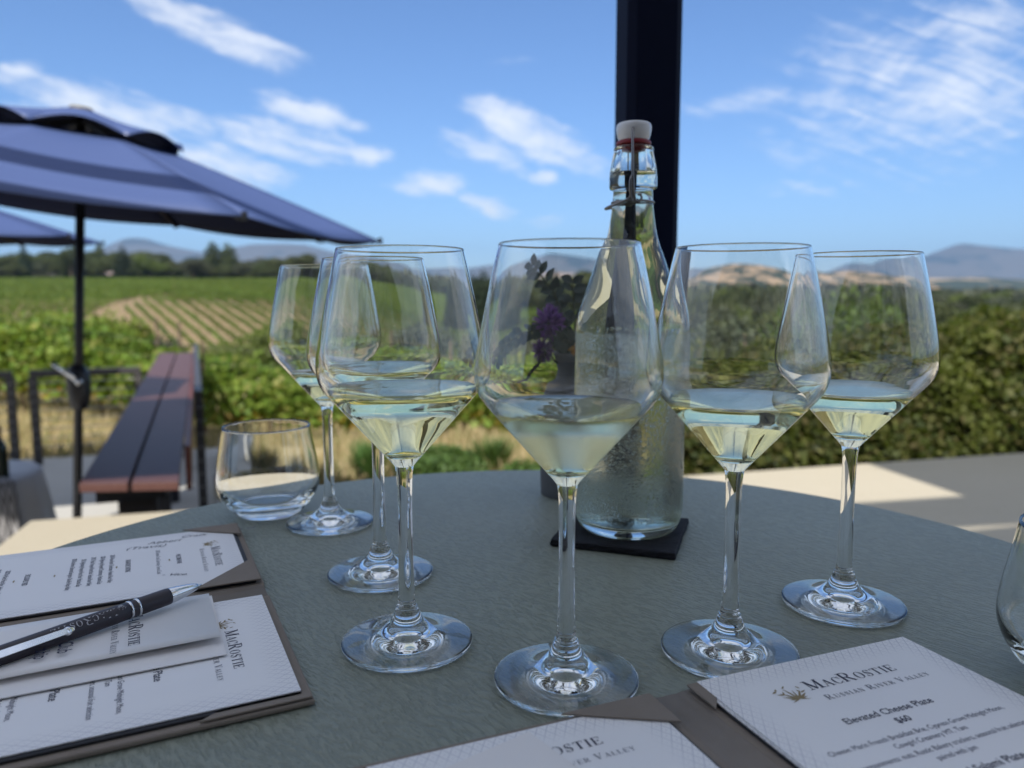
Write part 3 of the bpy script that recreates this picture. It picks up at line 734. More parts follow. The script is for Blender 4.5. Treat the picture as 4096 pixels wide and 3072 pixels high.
# ------------------------------------------------------------------ lettering
def stroke_font():
    T, t_, S = .17, .055, .045
    def seg(x0, y0, x1, y1, w0, w1=None):
        w1 = w0 if w1 is None else w1
        d = Vector((x1 - x0, y1 - y0)).normalized(); n_ = Vector((-d.y, d.x))
        return [(x0 + n_.x * w0 / 2, y0 + n_.y * w0 / 2), (x0 - n_.x * w0 / 2, y0 - n_.y * w0 / 2), (x1 - n_.x * w1 / 2, y1 - n_.y * w1 / 2), (x1 + n_.x * w1 / 2, y1 + n_.y * w1 / 2)]
    def serif(x, y, w=.34): return [(x - w / 2, y - S / 2), (x + w / 2, y - S / 2), (x + w / 2, y + S / 2), (x - w / 2, y + S / 2)]
    def arc(cx, cy, rx, ry, a0, a1, thick, thin, n=18):
        out = []
        for i in range(n):
            qs = []
            for a in (a0 + (a1 - a0) * i / n, a0 + (a1 - a0) * (i + 1) / n):
                c_, s__ = math.cos(R(a)), math.sin(R(a))
                w = thin + (thick - thin) * abs(c_) ** 1.3
                qs.append(((cx + rx * c_, cy + ry * s__), (cx + (rx - w) * c_, cy + (ry - w * .6 if w > thin else ry - thin) * s__)))
            out.append([qs[0][1], qs[0][0], qs[1][0], qs[1][1]])
        return out
    F = {}
    F['M'] = (1.12, [seg(.17, 0, .17, 1, t_), seg(.17, 1, .56, .04, T), seg(.56, .04, .95, 1, t_), seg(.95, 0, .95, 1, T), serif(.17, .02), serif(.95, .02, .38), serif(.13, .98, .28), serif(.99, .98, .28)])
    F['A'] = (.96, [seg(.14, 0, .47, 1, t_), seg(.47, 1, .80, 0, T), seg(.24, .34, .68, .34, t_), serif(.14, .02, .30), serif(.82, .02, .34)])
    F['C'] = (.86, arc(.46, .5, .40, .52, 42, 318, T, t_, 26) + [seg(.80, .62, .80, 1.0, t_ * 1.2), seg(.80, .0, .80, .30, t_ * .8)])
    F['O'] = (.98, arc(.48, .5, .43, .52, 0, 360, T, t_, 36))
    F['R'] = (.98, [seg(.20, 0, .20, 1, T), serif(.20, .02), serif(.17, .98, .28), seg(.2, .975, .50, .975, t_), seg(.2, .49, .50, .49, t_), seg(.46, .49, .84, .0, T * .95)] + arc(.50, .735, .28, .265, -90, 90, T, t_, 14) + [serif(.86, .02, .24)])
    F['S'] = (.74, arc(.36, .745, .27, .275, 20, 200, T * .8, t_, 16) + [seg(.12, .66, .60, .36, T)] + arc(.36, .265, .29, .285, -160, 20, T * .8, t_, 16) + [seg(.62, .72, .62, .98, t_), seg(.09, .04, .09, .32, t_)])
    F['T'] = (.90, [seg(.45, 0, .45, 1, T), serif(.45, .02, .36), seg(.06, .97, .84, .97, t_), seg(.07, .76, .07, .99, t_), seg(.83, .76, .83, .99, t_)])
    F['I'] = (.46, [seg(.23, 0, .23, 1, T), serif(.23, .02), serif(.23, .98)])
    F['E'] = (.84, [seg(.19, 0, .19, 1, T), seg(.06, .97, .74, .97, t_), seg(.06, .03, .76, .03, t_), seg(.2, .5, .56, .5, t_), seg(.74, .74, .74, .99, t_), seg(.77, .01, .77, .28, t_), seg(.56, .38, .56, .62, t_)])
    F['U'] = (.98, [seg(.20, .3, .20, 1, T), seg(.78, .3, .78, 1, t_), serif(.2, .98), serif(.78, .98, .28)] + arc(.47, .30, .36, .32, 180, 360, T * .9, t_, 14))
    F['N'] = (1.0, [seg(.18, 0, .18, 1, t_), seg(.18, 1, .80, 0, T), seg(.80, 0, .80, 1, t_), serif(.18, .02, .28), serif(.80, .98, .28), serif(.13, .98, .2)])
    F['V'] = (.94, [seg(.13, 1, .47, 0, T), seg(.47, 0, .80, 1, t_), serif(.13, .98, .34), serif(.80, .98, .28)])
    F['L'] = (.80, [seg(.20, 0, .20, 1, T), serif(.20, .98), seg(.06, .03, .72, .03, t_), seg(.72, .01, .72, .30, t_)])
    F['Y'] = (.92, [seg(.12, 1, .46, .46, T), seg(.46, .46, .80, 1, t_), seg(.46, 0, .46, .48, T), serif(.46, .02), serif(.12, .98, .3), serif(.80, .98, .26)])
    F[' '] = (.5, [])
    return F
SF = stroke_font()
def serif_text(segs, x, y, track=.10):
    """segs: list of (char, size). returns quads and total width; left aligned at x on baseline y"""
    out = []
    for ch, s in segs:
        w, qs = SF[ch]
        for q in qs: out.append([(x + px * s, y + py * s) for px, py in q])
        x += (w + track) * s
    return out, x
def capsmall(txt, big, small):
    return [(c.upper(), big if c.isupper() else small) for c in txt]
def put_quads(name, quads, M, mt, parent, z=0.0):
    mb = MB(); fs = []
    for q in quads:
        area = sum(q[i][0] * q[(i + 1) % len(q)][1] - q[(i + 1) % len(q)][0] * q[i][1] for i in range(len(q)))
        q2 = q if area > 0 else q[::-1]
        mb.add([M @ Vector((px, py, z)) for px, py in q2], [tuple(range(len(q2)))])
        z += 1.2e-7
    return mb.build(name, mt, parent)
def font_text(name, txt, size, M, mt, parent, align='CENTER', xs=.8, shear=0, bold=0):
    cu = bpy.data.curves.new('t', 'FONT'); cu.body = txt; cu.size = size; cu.align_x = align; cu.shear = shear; cu.offset = bold; cu.resolution_u = 3
    tmp = bpy.data.objects.new('t', cu); COL.objects.link(tmp)
    dg = bpy.context.evaluated_depsgraph_get()
    me = bpy.data.meshes.new_from_object(tmp.evaluated_get(dg))
    bpy.data.objects.remove(tmp); bpy.data.curves.remove(cu)
    me.transform(Matrix.Diagonal((xs, 1, 1, 1))); me.transform(M)
    me.materials.clear()
    return link(name, me, mt, parent)
# emblem: a small thistle-like sprig of leaves and a bird, as curls
def emblem_quads(s):
    out = []
    def leaf(x, y, ang, L, w, n=5):
        a = R(ang); c_, s__ = math.cos(a), math.sin(a)
        w = w * .62; pr = [(0, 0), (.25, w), (.6, w * .8), (1, 0)]
        up = [(u * L, v) for u, v in pr]; dn = [(u * L, -v) for u, v in pr[1:-1]][::-1]
        out.append([((x + px * c_ - py * s__) * s, (y + px * s__ + py * c_) * s) for px, py in up + dn])
    for ang, L, w in ((100, .75, .06), (78, .55, .05), (128, .62, .07), (150, .55, .08), (52, .60, .07), (30, .52, .08), (10, .36, .06), (170, .36, .06)):
        leaf(0, 0, ang, L, w)
    for x, y, ang, L, w in ((-.30, .36, 160, .25, .06), (-.30, .36, 70, .22, .05), (.30, .30, 20, .25, .06), (.30, .30, 100, .22, .05), (-.42, .62, 200, .20, .07), (-.42, .62, 60, .16, .06), (.44, .52, 110, .18, .05), (0, .02, 200, .4, .04), (0, .02, -20, .4, .04), (-.1, .7, 40, .2, .05)):
        leaf(x, y, ang, L, w)
    return out

def basis(o, ux, uy, z):
    """matrix with local x along ux, local y along uy (table plane) at origin o"""
    ux = Vector((*ux, 0)); uy = Vector((*uy, 0))
    M = Matrix.Identity(4)
    M.col[0][:3] = ux; M.col[1][:3] = uy; M.col[2][:3] = (0, 0, 1); M.col[3][:3] = (o[0], o[1], z)
    return M

def rbox(mb, x0, x1, y0, y1, z0, z1): return mb.box(min(x0, x1), max(x0, x1), min(y0, y1), max(y0, y1), z0, z1)

# every menu part is modelled in a local frame: x = reading direction, y = up the page, page top-left corner at 0,0
def card(name, parent, w, h, x, y, z, mt, thick=.0006, rz=0, droop=None):
    mb = MB(); rbox(mb, 0, w, -h, 0, 0, thick)
    o = mb.build(name, mt, parent); o.location = (x, y, z); o.rotation_euler = (0, 0, rz)
    return o
def menu_folder(name, label, pos, ux, uy, PW, PH, gut, CWm, CHm, flaps):
    """local x spans panel A (0..PW), gutter, panel B; y from 0 down to -PH"""
    f = empty(name, (0, 0, 0), 0, label, 'menu')
    f.matrix_world = basis(pos, ux, uy, TT + .0006)
    for i, x0 in enumerate((0, PW + gut)):
        mb = MB(); rbox(mb, x0, x0 + PW, -PH, 0, 0, .0030); mb.build('cover_board', M_cloth, f, bevel=.0011, seg=3)
        mb = MB(); rbox(mb, x0 + .005, x0 + PW - .005, -PH + .005, -.005, .0031, .0047); mb.build('inner_board', M_blackboard, f, bevel=.0006)
    # soft gutter with two creases
    mb = MB(); ns = 14; xs_ = [PW - .002 + (gut + .004) * i / ns for i in range(ns + 1)]
    vs = []
    for x_ in xs_:
        u = (x_ - xs_[0]) / (xs_[-1] - xs_[0])
        z_ = .0016 + .0022 * (math.exp(-((u - .12) / .14) ** 2) + math.exp(-((u - .88) / .14) ** 2)) * .6 + .0010 * math.exp(-((u - .5) / .25) ** 2)
        for y_ in (-.001, -PH * .5, -PH + .001): vs.append((x_, y_, z_))
    mb.add(vs, [(i * 3 + j + 1, i * 3 + j, (i + 1) * 3 + j, (i + 1) * 3 + j + 1)[::-1] for i in range(ns) for j in range(2)])
    o = mb.build('spine', M_cloth, f, True); sm_ = o.modifiers.new('s', 'SOLIDIFY'); sm_.thickness = .0012
    return f
def flap(f, tri, z):
    mb = MB(); a = [(x, y, z) for x, y in tri]; b_ = [(x, y, z + .0011) for x, y in tri]
    n = len(tri)
    ar = sum(tri[i][0] * tri[(i + 1) % n][1] - tri[(i + 1) % n][0] * tri[i][1] for i in range(n))
    if ar < 0: a.reverse(); b_.reverse()
    mb.add(a + b_, [tuple(range(n))[::-1], tuple(range(n, 2 * n))] + [(i, (i + 1) % n, (i + 1) % n + n, i + n) for i in range(n)])
    return mb.build('corner_flap', M_cloth, f, bevel=.0004)

def logo(parent, x, y, s, mt=M_ink, em=True, full=True, z=.00075):
    """centred masthead: emblem, name in cap/small-cap serif, second line"""
    I = Matrix.Identity(4)
    q, w = serif_text(capsmall('MacRostie', s, s * .74) , 0, 0, .10)
    q = [[(px - w / 2 + x + (s * .8 if em else 0), py + y) for px, py in qq] for qq in q]
    put_quads('masthead_lettering', q, I, mt, parent, z)
    if full:
        s2 = s * .52
        q2, w2 = serif_text(capsmall('Russian River Valley', s2, s2 * .74), 0, 0, .20)
        q2 = [[(px - w2 / 2 + x + (s * 1.6 if em else 0), py + y - s * 1.25) for px, py in qq] for qq in q2]
        put_quads('region_lettering', q2, I, M_inkgrey if mt is M_ink else mt, parent, z)
    if em:
        e = [[(px + x - w / 2 - s * .55, py + y - s * .55) for px, py in qq] for qq in emblem_quads(s * 1.9)]
        put_quads('emblem', e, I, M_inkgold if mt is M_ink else mt, parent, z)

CW, CH = .140, .216
M_cardA = cardmat('patterned_menu_card', CW, CH)
def place_text(parent, lines):
    for (txt, x, y, size, mt, xs, bold) in lines:
        font_text('printed_lines', txt, size, Matrix.Translation((x, y, .00078)), mt, parent, 'CENTER', xs, 0, bold)
FOOD = [('Elevated Cheese Plate', .070, -.0600, .0066, M_ink, .95, (.00003)), ('$60', .070, -.0680, .0062, M_ink, .95, .00006),
        ('Cheese: Marin French Breakfast Brie, Cypress Grove Midnight Moon,', .070, -.0770, .0047, M_inkgrey, .82, 0),
        ('Cowgirl Creamery MT. Tam', .070, -.0830, .0047, M_inkgrey, .82, 0),
        ('Accompaniments: nuts, Rustic Bakery crackers, seasonal fruit selection', .070, -.0900, .0047, M_inkgrey, .80, 0),
        ('paired with jam', .070, -.0960, .0047, M_inkgrey, .82, 0),
        ('Elevated Salami Plate', .070, -.1080, .0066, M_ink, .95, (.00003)), ('$65', .070, -.1160, .0062, M_ink, .95, .00006),
        ('Salami selection, Cypress Grove Midnight Moon,', .070, -.1250, .0047, M_inkgrey, .82, 0),
        ('Accompaniments: seasonal fruits paired with', .070, -.1310, .0047, M_inkgrey, .82, 0)]
WINES = [('WELCOME WINE', .070, -.046, .0048, M_ink, .62, .00005), ('2020 Sonoma Coast Chardonnay  Sonoma Coast', .070, -.060, .0044, M_inkgrey, .66, 0),
         ('SIGNATURE TASTING', .070, -.081, .0048, M_ink, .62, .00005),
         ('2020 Wente Ranch Chardonnay  Russian River Valley', .070, -.092, .0046, M_ink, .64, .00003), ('2020 Nightwing Vineyard Chardonnay  Petaluma Gap', .070, -.0985, .0046, M_ink, .64, .00003),
         ("2020 Thale's Vineyard Pinot Noir  Russian River Valley", .070, -.105, .0046, M_ink, .64, .00003), ('2021 Nightwing Vineyard Pinot Noir  Petaluma Gap', .070, -.1115, .0046, M_ink, .64, .00003),
         ('2020 Dutchman Cabernet Sauvignon  Oakville Napa Valley', .070, -.118, .0046, M_ink, .64, .00003),
         ('EXCLUSIVELY RED', .070, -.146, .0048, M_ink, .62, .00005),
         ('2020 Dry Ranch Pinot Noir  Anderson Valley', .070, -.160, .0046, M_ink, .64, .00003), ("2020 Thale's Vineyard Pinot Noir  Russian River Valley", .070, -.1665, .0046, M_ink, .64, .00003),
         ('2021 Nightwing Vineyard Dijon Clone 828 Pinot Noir  Petaluma Gap', .070, -.173, .0046, M_ink, .64, .00003), ('2020 Dutchman Syrah Vista Vineyard  Bennett Valley', .070, -.1795, .0046, M_ink, .64, .00003), ('2020 Dutchman Cabernet Sauvignon  Oakville Napa Valley', .070, -.186, .0046, M_ink, .64, .00003)]
def ornament(parent, x, y):
    q = [[(x - .003, y), (x, y - .0007), (x + .003, y), (x, y + .0007)]]
    put_quads('ornament', q, Matrix.Identity(4), M_inkgold, parent, .0008)

# left folder: reading direction runs from the far edge towards the viewer, page top points right
vL = Vector((.470, -.883)).normalized(); uL = Vector((-.915, -.403)).normalized()
PWl, GUTl = .1525, .0215
fl = menu_folder('menu_folder', 'open taupe cloth menu folder at lower left holding the wine list and food menu', (-.2432, .6595), vL, -uL, PWl, .232, GUTl, CW, CH, None)
c1 = card('wine_list_card', fl, CW, CH, .0065, -.0085, .0049, M_cardA)
logo(c1, .070, -.0200, .0068); place_text(c1, WINES); [ornament(c1, .070, y) for y in (-.051, -.087, -.127, -.152)]
# pencilled notes along the page edge
def scribble(parent, x, y, w, h, loops, mt, seed, ang=0, r=.00022):
    rr = random.Random(seed); pts = []
    n = loops * 9
    for i in range(n):
        u = i / (n - 1)
        px = x + w * u + math.sin(i * 1.9 + rr.random()) * h * .35
        py = y + math.sin(i * 1.3 + rr.random() * 1.2) * h * .5 + ang * w * u
        pts.append(Vector((px, py, .00085)))
    mb = MB()
    for p_, q_ in zip(pts[:-1], pts[1:]):
        d = (q_ - p_); 
        if d.length < 1e-6: continue
        d.normalize(); n_ = Vector((-d.y, d.x, 0)) * r
        mb.add([p_ - n_, q_ - n_, q_ + n_, p_ + n_], [(0, 1, 2, 3)])
    return mb.build('pencilled_note', mt, parent)
Mrot = Matrix.Rotation(R(-90), 4, 'Z')
for (txt, x, y, s_, ang) in (('Heart of', .014, -.012, .0085, -80), ('Craix', .016, -.041, .0085, -82), ('Abberi', .022, -.066, .0085, -84), ('(Travis)', .030, -.082, .0090, -86), ('- Vice.', .104, -.058, .0070, -8)):
    o = font_text('pencilled_note', txt, s_, Matrix.Translation((x, y, .00085)) @ Matrix.Rotation(R(ang + 78 if ang > -20 else ang - 10 + 180), 4, 'Z'), M_pencil, c1, 'LEFT', 1.05, .35)
zf = .0058
flap(fl, [(.002, -.002), (.002, -.047), (.034, -.003)], zf)
flap(fl, [(PWl - .002, -.002), (PWl - .050, -.0022), (PWl - .002, -.046)], zf)
c2 = card('food_menu_card', fl, CW, CH, PWl + GUTl + .0045, -.0055, .0049, M_cardA)
logo(c2, .070, -.0285, .0074); place_text(c2, [(a, b_, c - .008, d, e, f_, g__) for a, b_, c, d, e, f_, g__ in FOOD])
flap(fl, [(PWl + GUTl + PWl - .001, -.001), (PWl + GUTl + PWl - .008, -.001), (PWl + GUTl + PWl - .008, -.045), (PWl + GUTl + PWl - .001, -.055)], .0048 - .0012)

# folded leaflet on the food menu (its own thing, it just lies there)
lf = empty('leaflet', (0, 0, 0), 0, 'folded white club leaflet lying on the left food menu under the pen', 'leaflet')
lo = Vector((-.2051, .4944)); lx = Vector((.455, -.89)).normalized(); ly = Vector((.905, .425)).normalized()
lf.matrix_world = basis(lo, lx, ly, TT + .0072)
M_plain = cardmat('plain_white_stock', .1, .2, (.84, .81, .79), False)
LW, LH = .082, .20
mb = MB(); rbox(mb, .004, LW + .016, -LH, .0015, 0, .0005); mb.build('back_leaf', M_plain, lf)
# front leaf springs open a little towards the viewer
mb = MB(); ns = 8; vs = []
for i in range(ns + 1):
    u = i / ns; z_ = .0008 + .0042 * u ** 2.2
    for y_ in (0, -LH): vs.append((LW * u, y_, z_ * (1 if y_ == 0 else .55)))
mb.add(vs, [(i * 2 + 1, i * 2 + 3, i * 2 + 2, i * 2) for i in range(ns)])
fr = mb.build('front_leaf', M_plain, lf, True); sm_ = fr.modifiers.new('s', 'SOLIDIFY'); sm_.thickness = .0004
qs, w_ = serif_text(capsmall('MacRostie', .0078, .0060), 0, 0, .10)
sub = [[(px, py) for px, py in q] for q in qs]
def on_leaf(quads, x, y, name, mt):
    mb = MB()
    for q in quads:
        q3 = []
        for px, py in q:
            X_, Y_ = px + x, py + y; u = X_ / LW
            z_ = (.0008 + .0042 * max(u, 0) ** 2.2) * (1 - .45 * (-Y_ / LH)) + .00035
            q3.append((X_, Y_, z_))
        ar = sum(q[i][0] * q[(i + 1) % len(q)][1] - q[(i + 1) % len(q)][0] * q[i][1] for i in range(len(q)))
        if ar < 0: q3.reverse()
        mb.add(q3, [tuple(range(len(q3)))])
    return mb.build(name, mt, lf)
on_leaf(sub, .014, -.048, 'masthead_lettering', M_ink)
q2, _ = serif_text(capsmall('Russian River Valley', .0040, .0030), 0, 0, .2); on_leaf(q2, .014, -.057, 'region_lettering', M_inkgrey)
for txt, y_ in (('Wine Club', -.083), ('Membership', -.094)):
    font_text('printed_lines', txt, .0105, Matrix.Translation((LW * .60, y_, .0048)) , M_ink, lf, 'CENTER', .72, 0, .0001)

# pen
pt = Vector((-.2070, .4885, TT + .0165)); pd = Vector((-.238 + .2070, .4298 - .4885, 0)); 
pd = (Vector((-.2785, .3915, 0)) - Vector((-.2070, .4885, 0))).normalized()
pe = empty('pen', (0, 0, 0), 0, 'aubergine click pen with chrome tip and clip resting on the leaflet', 'pen')
px_ = pd; pz_ = Vector((0, 0, 1)); py_ = pz_.cross(px_)
Mp = Matrix.Identity(4); Mp.col[0][:3] = px_; Mp.col[1][:3] = py_; Mp.col[2][:3] = pz_; Mp.col[3][:3] = pt
Mp = Mp @ Matrix.Rotation(R(1.2), 4, 'Y')
pe.matrix_world = Mp
Lz = Matrix.Rotation(R(90), 4, 'Y')
def plathe(name, prof, mt):
    mb = MB(); mb.lathe(prof, 48); me = mesh(mb.v, mb.f); me.transform(Lz); return link(name, me, mt, pe, True)
plathe('tip', smooth_prof([(0, 0), (.0004, .0001), (.0006, .0010), (.0011, .0022), (.0012, .0030), (.0019, .0034), (.0030, .0075), (.0041, .0135), (.0049, .0195), (.0051, .0225), (.0051, .0230)], 3), M_chrome)
plathe('grip', [(.0048, .0228), (.0052, .0232), (.0053, .026), (.0054, .0425), (.0052, .0430), (.0050, .0430)], M_pen)
plathe('ring', smooth_prof([(.0050, .0430), (.0056, .0432), (.0056, .0444), (.0050, .0446)], 2), M_chrome)
plathe('centre_band', [(.0053, .0446), (.0053, .0478)], M_pen)
plathe('ring', smooth_prof([(.0050, .0478), (.0056, .0480), (.0056, .0492), (.0050, .0494)], 2), M_chrome)
plathe('barrel', [(.0050, .0494), (.0053, .0496), (.0054, .06), (.0054, .125), (.0050, .130), (.0035, .131)], M_pen)
plathe('plunger', [(.0035, .130), (.0036, .131), (.0032, .140), (0, .1405)], M_chrome)
# clip lies along the viewer side of the barrel
mb = MB(); cp = []
for x_, w_, o_ in ((.083, .0006, .0060), (.084, .0012, .0062), (.088, .0017, .0066), (.096, .0018, .0070), (.110, .0019, .0078), (.124, .0020, .0080), (.130, .0020, .0062)):
    cp.append((x_, w_, o_))
vs = []
ca, sa = math.cos(R(-28)), math.sin(R(-28))
for x_, w_, o_ in cp:
    for s1, s2 in ((-1, 0), (1, 0), (1, 1), (-1, 1)):
        a_, b_ = s1 * w_, o_ + s2 * .0008
        # radial direction towards the viewer side (+y local) and slightly up
        rad = Vector((0, ca, -sa)); tan = Vector((0, sa, ca))
        vs.append(Vector((x_, 0, 0)) + rad * b_ + tan * a_)
n = len(cp)
mb.add(vs, [(0, 1, 2, 3), tuple(4 * (n - 1) + k for k in (3, 2, 1, 0))] + [(4 * i + k, 4 * i + 4 + k, 4 * i + 4 + (k + 1) % 4, 4 * i + (k + 1) % 4) for i in range(n - 1) for k in range(4)])
mb.build('clip', M_chrome, pe, bevel=.0002)
mb = MB(); mb.lathe(smooth_prof([(0, -.002), (.002, -.0018), (.0026, 0), (.002, .0012), (0, .0016)], 2), 20); me = mesh(mb.v, mb.f)
me.transform(Matrix.Translation((.0865, .0052, .0026)) @ Matrix.Rotation(R(-62), 4, 'X')); link('clip_ball', me, M_chrome, pe, True)
# name engraved round the barrel, reading away from the clip
qs, w_ = serif_text(capsmall('MacRostie', .0048, .0038), 0, 0, .14)
qe = [[(px - .0035, py - .0008) for px, py in q] for q in emblem_quads(.0045)]
mb = MB()
for q in qs + qe:
    q3 = []
    for px, py in q:
        x_ = .0580 + px; th = R(48) - (py - .002) / .0054
        q3.append((x_, math.cos(th) * .00560, math.sin(th) * .00560))
    mb.add(q3, [tuple(range(len(q3)))])
mb.build('engraved_name', M_silverink, pe)

# right folder
uR = Vector((.925, .380)).normalized(); dR = Vector((.378, -.926)).normalized()
PWr, GUTr = .1535, .020
# panel B (right hand) top-left corner near (.0905,.3740)
orig = Vector((.0890, .3755)) - uR * (PWr + GUTr)
fr_ = menu_folder('menu_folder', 'open taupe cloth menu folder at lower right with the cheese plate menu', orig, uR, -dR, PWr, .232, GUTr, CW, CH, None)
c3 = card('food_menu_card', fr_, CW + .004, CH, PWr + GUTr + .0075, -.0010, .0058, cardmat('patterned_menu_card_wide', CW + .004, CH), rz=R(-1.0))
logo(c3, .072, -.0290, .0084); place_text(c3, FOOD)
c3b = card('inserted_card', fr_, CW, CH, PWr + GUTr + .0055, -.0050, .0049, M_cardA)
flap(fr_, [(PWr + GUTr + .001, -.001), (PWr + GUTr + .012, -.001), (PWr + GUTr + .012, -.012), (PWr + GUTr + .001, -.026)], .0060 - .0010)
c4_ = card('wine_list_card', fr_, CW, CH, .0065, -.0065, .0049, M_cardA)
logo(c4_, .070, -.0235, .0078); place_text(c4_, WINES)
flap(fr_, [(PWr - .002, -.002), (PWr - .052, -.002), (PWr - .002, -.030)], zf)
lf2 = empty('leaflet', (0, 0, 0), 0, 'plain white leaflet slipped askew over the right menu folder, cut by the bottom edge', 'leaflet')
lf2.matrix_world = basis((.0075, .3305), Vector((.60, -.80)).normalized(), Vector((.80, .60)).normalized(), TT + .0070)
mb = MB(); rbox(mb, 0, .09, -.12, 0, 0, .0006); mb.build('sheet', M_plain, lf2)
# ------------------------------------------------------------------ vase of flowers
VX, VY = .0665, .7870
va = empty('bud_vase', (VX, VY, TT), 0, 'small grey stoneware bud vase half hidden behind the bottle', 'vase')
VP = [(0, .001), (.033, 0), (.0355, .002), (.0365, .008), (.0368, .03), (.0366, .07), (.0360, .092), (.0335, .100), (.0275, .1055), (.0225, .110), (.0205, .118), (.0205, .128), (.0225, .138), (.0245, .1415), (.0245, .1440), (.0225, .1445), (.0195, .138), (.018, .12), (.02, .10), (.03, .08), (.03, .01), (0, .008)]
mb = MB(); mb.lathe(smooth_prof(VP, 2), 64); mb.build('pot', M_pot, va, True)
M_fleaf = leafmat('eucalyptus_leaf', [(.030, .055, .048), (.045, .075, .065), (.035, .065, .055)], .15, gloss=.08)
M_fstem = principled('green_stem', (.05, .06, .035), .7)
M_purple = leafmat('purple_petals', [(.13, .05, .22), (.20, .09, .30), (.26, .13, .36)], .3)
M_orange = leafmat('orange_petals', [(.55, .20, .03), (.65, .28, .05)], .35)
M_salvia = leafmat('drooping_spike', [(.06, .05, .07), (.09, .08, .09), (.05, .06, .05)], .15)
def leaf_shape(c, d, nrm, L, W):
    """pointed oval leaf, 8 faces, slight fold"""
    d = d.normalized(); sd_ = d.cross(nrm).normalized(); n_ = sd_.cross(d)
    st = [(0, .05), (.18, .55), (.42, 1), (.68, .8), (.88, .35), (1, .02)]
    vs, fs = [], []
    for u, w in st:
        cen = c + d * L * u - n_ * L * .12 * u * u
        vs += [cen - sd_ * W * w * .5 + n_ * W * w * .14, cen, cen + sd_ * W * w * .5 + n_ * W * w * .14]
    for i in range(len(st) - 1):
        fs += [(i * 3, i * 3 + 1, i * 3 + 4, i * 3 + 3), (i * 3 + 1, i * 3 + 2, i * 3 + 5, i * 3 + 4)]
    return vs, fs
def sprig(name, parent, path, L, W, nl, rr_seed, droop=0, both=True):
    rr = random.Random(rr_seed); P = [Vector(p) for p in path]
    dense = []
    for i in range(len(P) - 1):
        for k in range(6): dense.append(P[i].lerp(P[i + 1], k / 6))
    dense.append(P[-1])
    mb = MB(); mb.tube(dense, [.0014 * (1 - .6 * i / len(dense)) for i in range(len(dense))], 7)
    st_ = mb.build('stem', M_fstem, parent, True)
    mb = MB(); m__ = len(dense)
    for i in range(nl):
        u = .22 + .78 * i / (nl - 1); k = min(int(u * (m__ - 1)), m__ - 2)
        c = dense[k].lerp(dense[k + 1], u * (m__ - 1) - k); tg = (dense[k + 1] - dense[k]).normalized()
        for sgn in ((-1, 1) if both else (1,)):
            side = tg.cross(Vector((rr.uniform(-.5, .5), 1, rr.uniform(-.4, .4)))).normalized() * sgn
            d = (tg * rr.uniform(.35, .8) + side + Vector((0, rr.uniform(-.6, .6), rr.uniform(-.2, .2)))).normalized()
            vs, fs = leaf_shape(c, d, Vector((rr.uniform(-.7, .7), -1, rr.uniform(-.2, .9))).normalized(), L * rr.uniform(.75, 1.1) * (1 - .35 * u), W * rr.uniform(.8, 1.1) * (1 - .3 * u))
            mb.add(vs, fs)
    mb.build('leaf_cluster', M_fleaf, parent, True)
def rel(x, y, z): return (x, y, z)
top = (.0, 0, .142)
fw = empty('eucalyptus_sprig', (VX, VY, TT), 0, 'eucalyptus branch arching low and left out of the vase', 'branch', 'eucalyptus sprigs in the vase')
sprig('s', fw, [(0, 0, .10), (-.006, -.004, .150), (-.030, -.010, .172), (-.060, -.015, .168), (-.082, -.018, .155), (-.096, -.018, .138)], .019, .015, 13, 3)
fw = empty('eucalyptus_sprig', (VX, VY, TT), 0, 'tall eucalyptus branch leaning left above the purple flower', 'branch', 'eucalyptus sprigs in the vase')
sprig('s', fw, [(0, 0, .10), (-.004, 0, .150), (-.016, .003, .190), (-.026, .002, .210), (-.040, 0, .226), (-.050, 0, .236)], .022, .015, 9, 5)
fw = empty('eucalyptus_sprig', (VX, VY, TT), 0, 'upright eucalyptus branch beside the bottle shoulder', 'branch', 'eucalyptus sprigs in the vase')
sprig('s', fw, [(0, 0, .10), (0, .002, .150), (-.001, .004, .180), (-.003, .003, .205), (-.004, .001, .218)], .025, .017, 6, 9)
fw = empty('eucalyptus_sprig', (VX, VY, TT), 0, 'short dark leaves spilling over the vase rim', 'branch', 'eucalyptus sprigs in the vase')
sprig('s', fw, [(0, -.004, .10), (-.004, -.008, .145), (-.012, -.016, .160), (-.018, -.022, .158)], .022, .018, 9, 14)
def pom(name, label, c, r, n, mt, spike, cat='flower', stem_to=(0, 0, .12)):
    e = empty(name, (VX, VY, TT), 0, label, cat)
    mb = MB(); cc = Vector(c); rr = random.Random(hash(label) % 1000 if False else len(label))
    for i in range(n):
        z_ = rr.uniform(-1, 1); a_ = rr.uniform(0, 2 * math.pi); s_ = math.sqrt(1 - z_ * z_)
        d = Vector((s_ * math.cos(a_), s_ * math.sin(a_), z_))
        vs, fs = leaf_shape(cc + d * r * .25, d, Vector((rr.uniform(-1, 1), rr.uniform(-1, 1), rr.uniform(-1, 1))), r * rr.uniform(.6, 1.0), spike)
        mb.add(vs, fs)
    mb.build('petals', mt, e, True)
    mb = MB(); mb.tube([stem_to, (cc * .6 + Vector(stem_to) * .4), c], .0012, 6); mb.build('stem', M_fstem, e, True)
pom('purple_flower', 'shaggy purple flower head above the vase', (-.030, -.010, .178), .0185, 260, M_purple, .0032)
pom('purple_flower', 'smaller faded purple flower hanging below the larger one', (-.037, -.014, .148), .0125, 150, M_purple, .0028)
pom('orange_flower', 'small orange flower at the vase rim beside the bottle', (.002, -.028, .152), .0125, 26, M_orange, .0075)
sv = empty('salvia_spike', (VX, VY, TT), 0, 'dark pointed flower spike drooping left of the vase', 'flower')
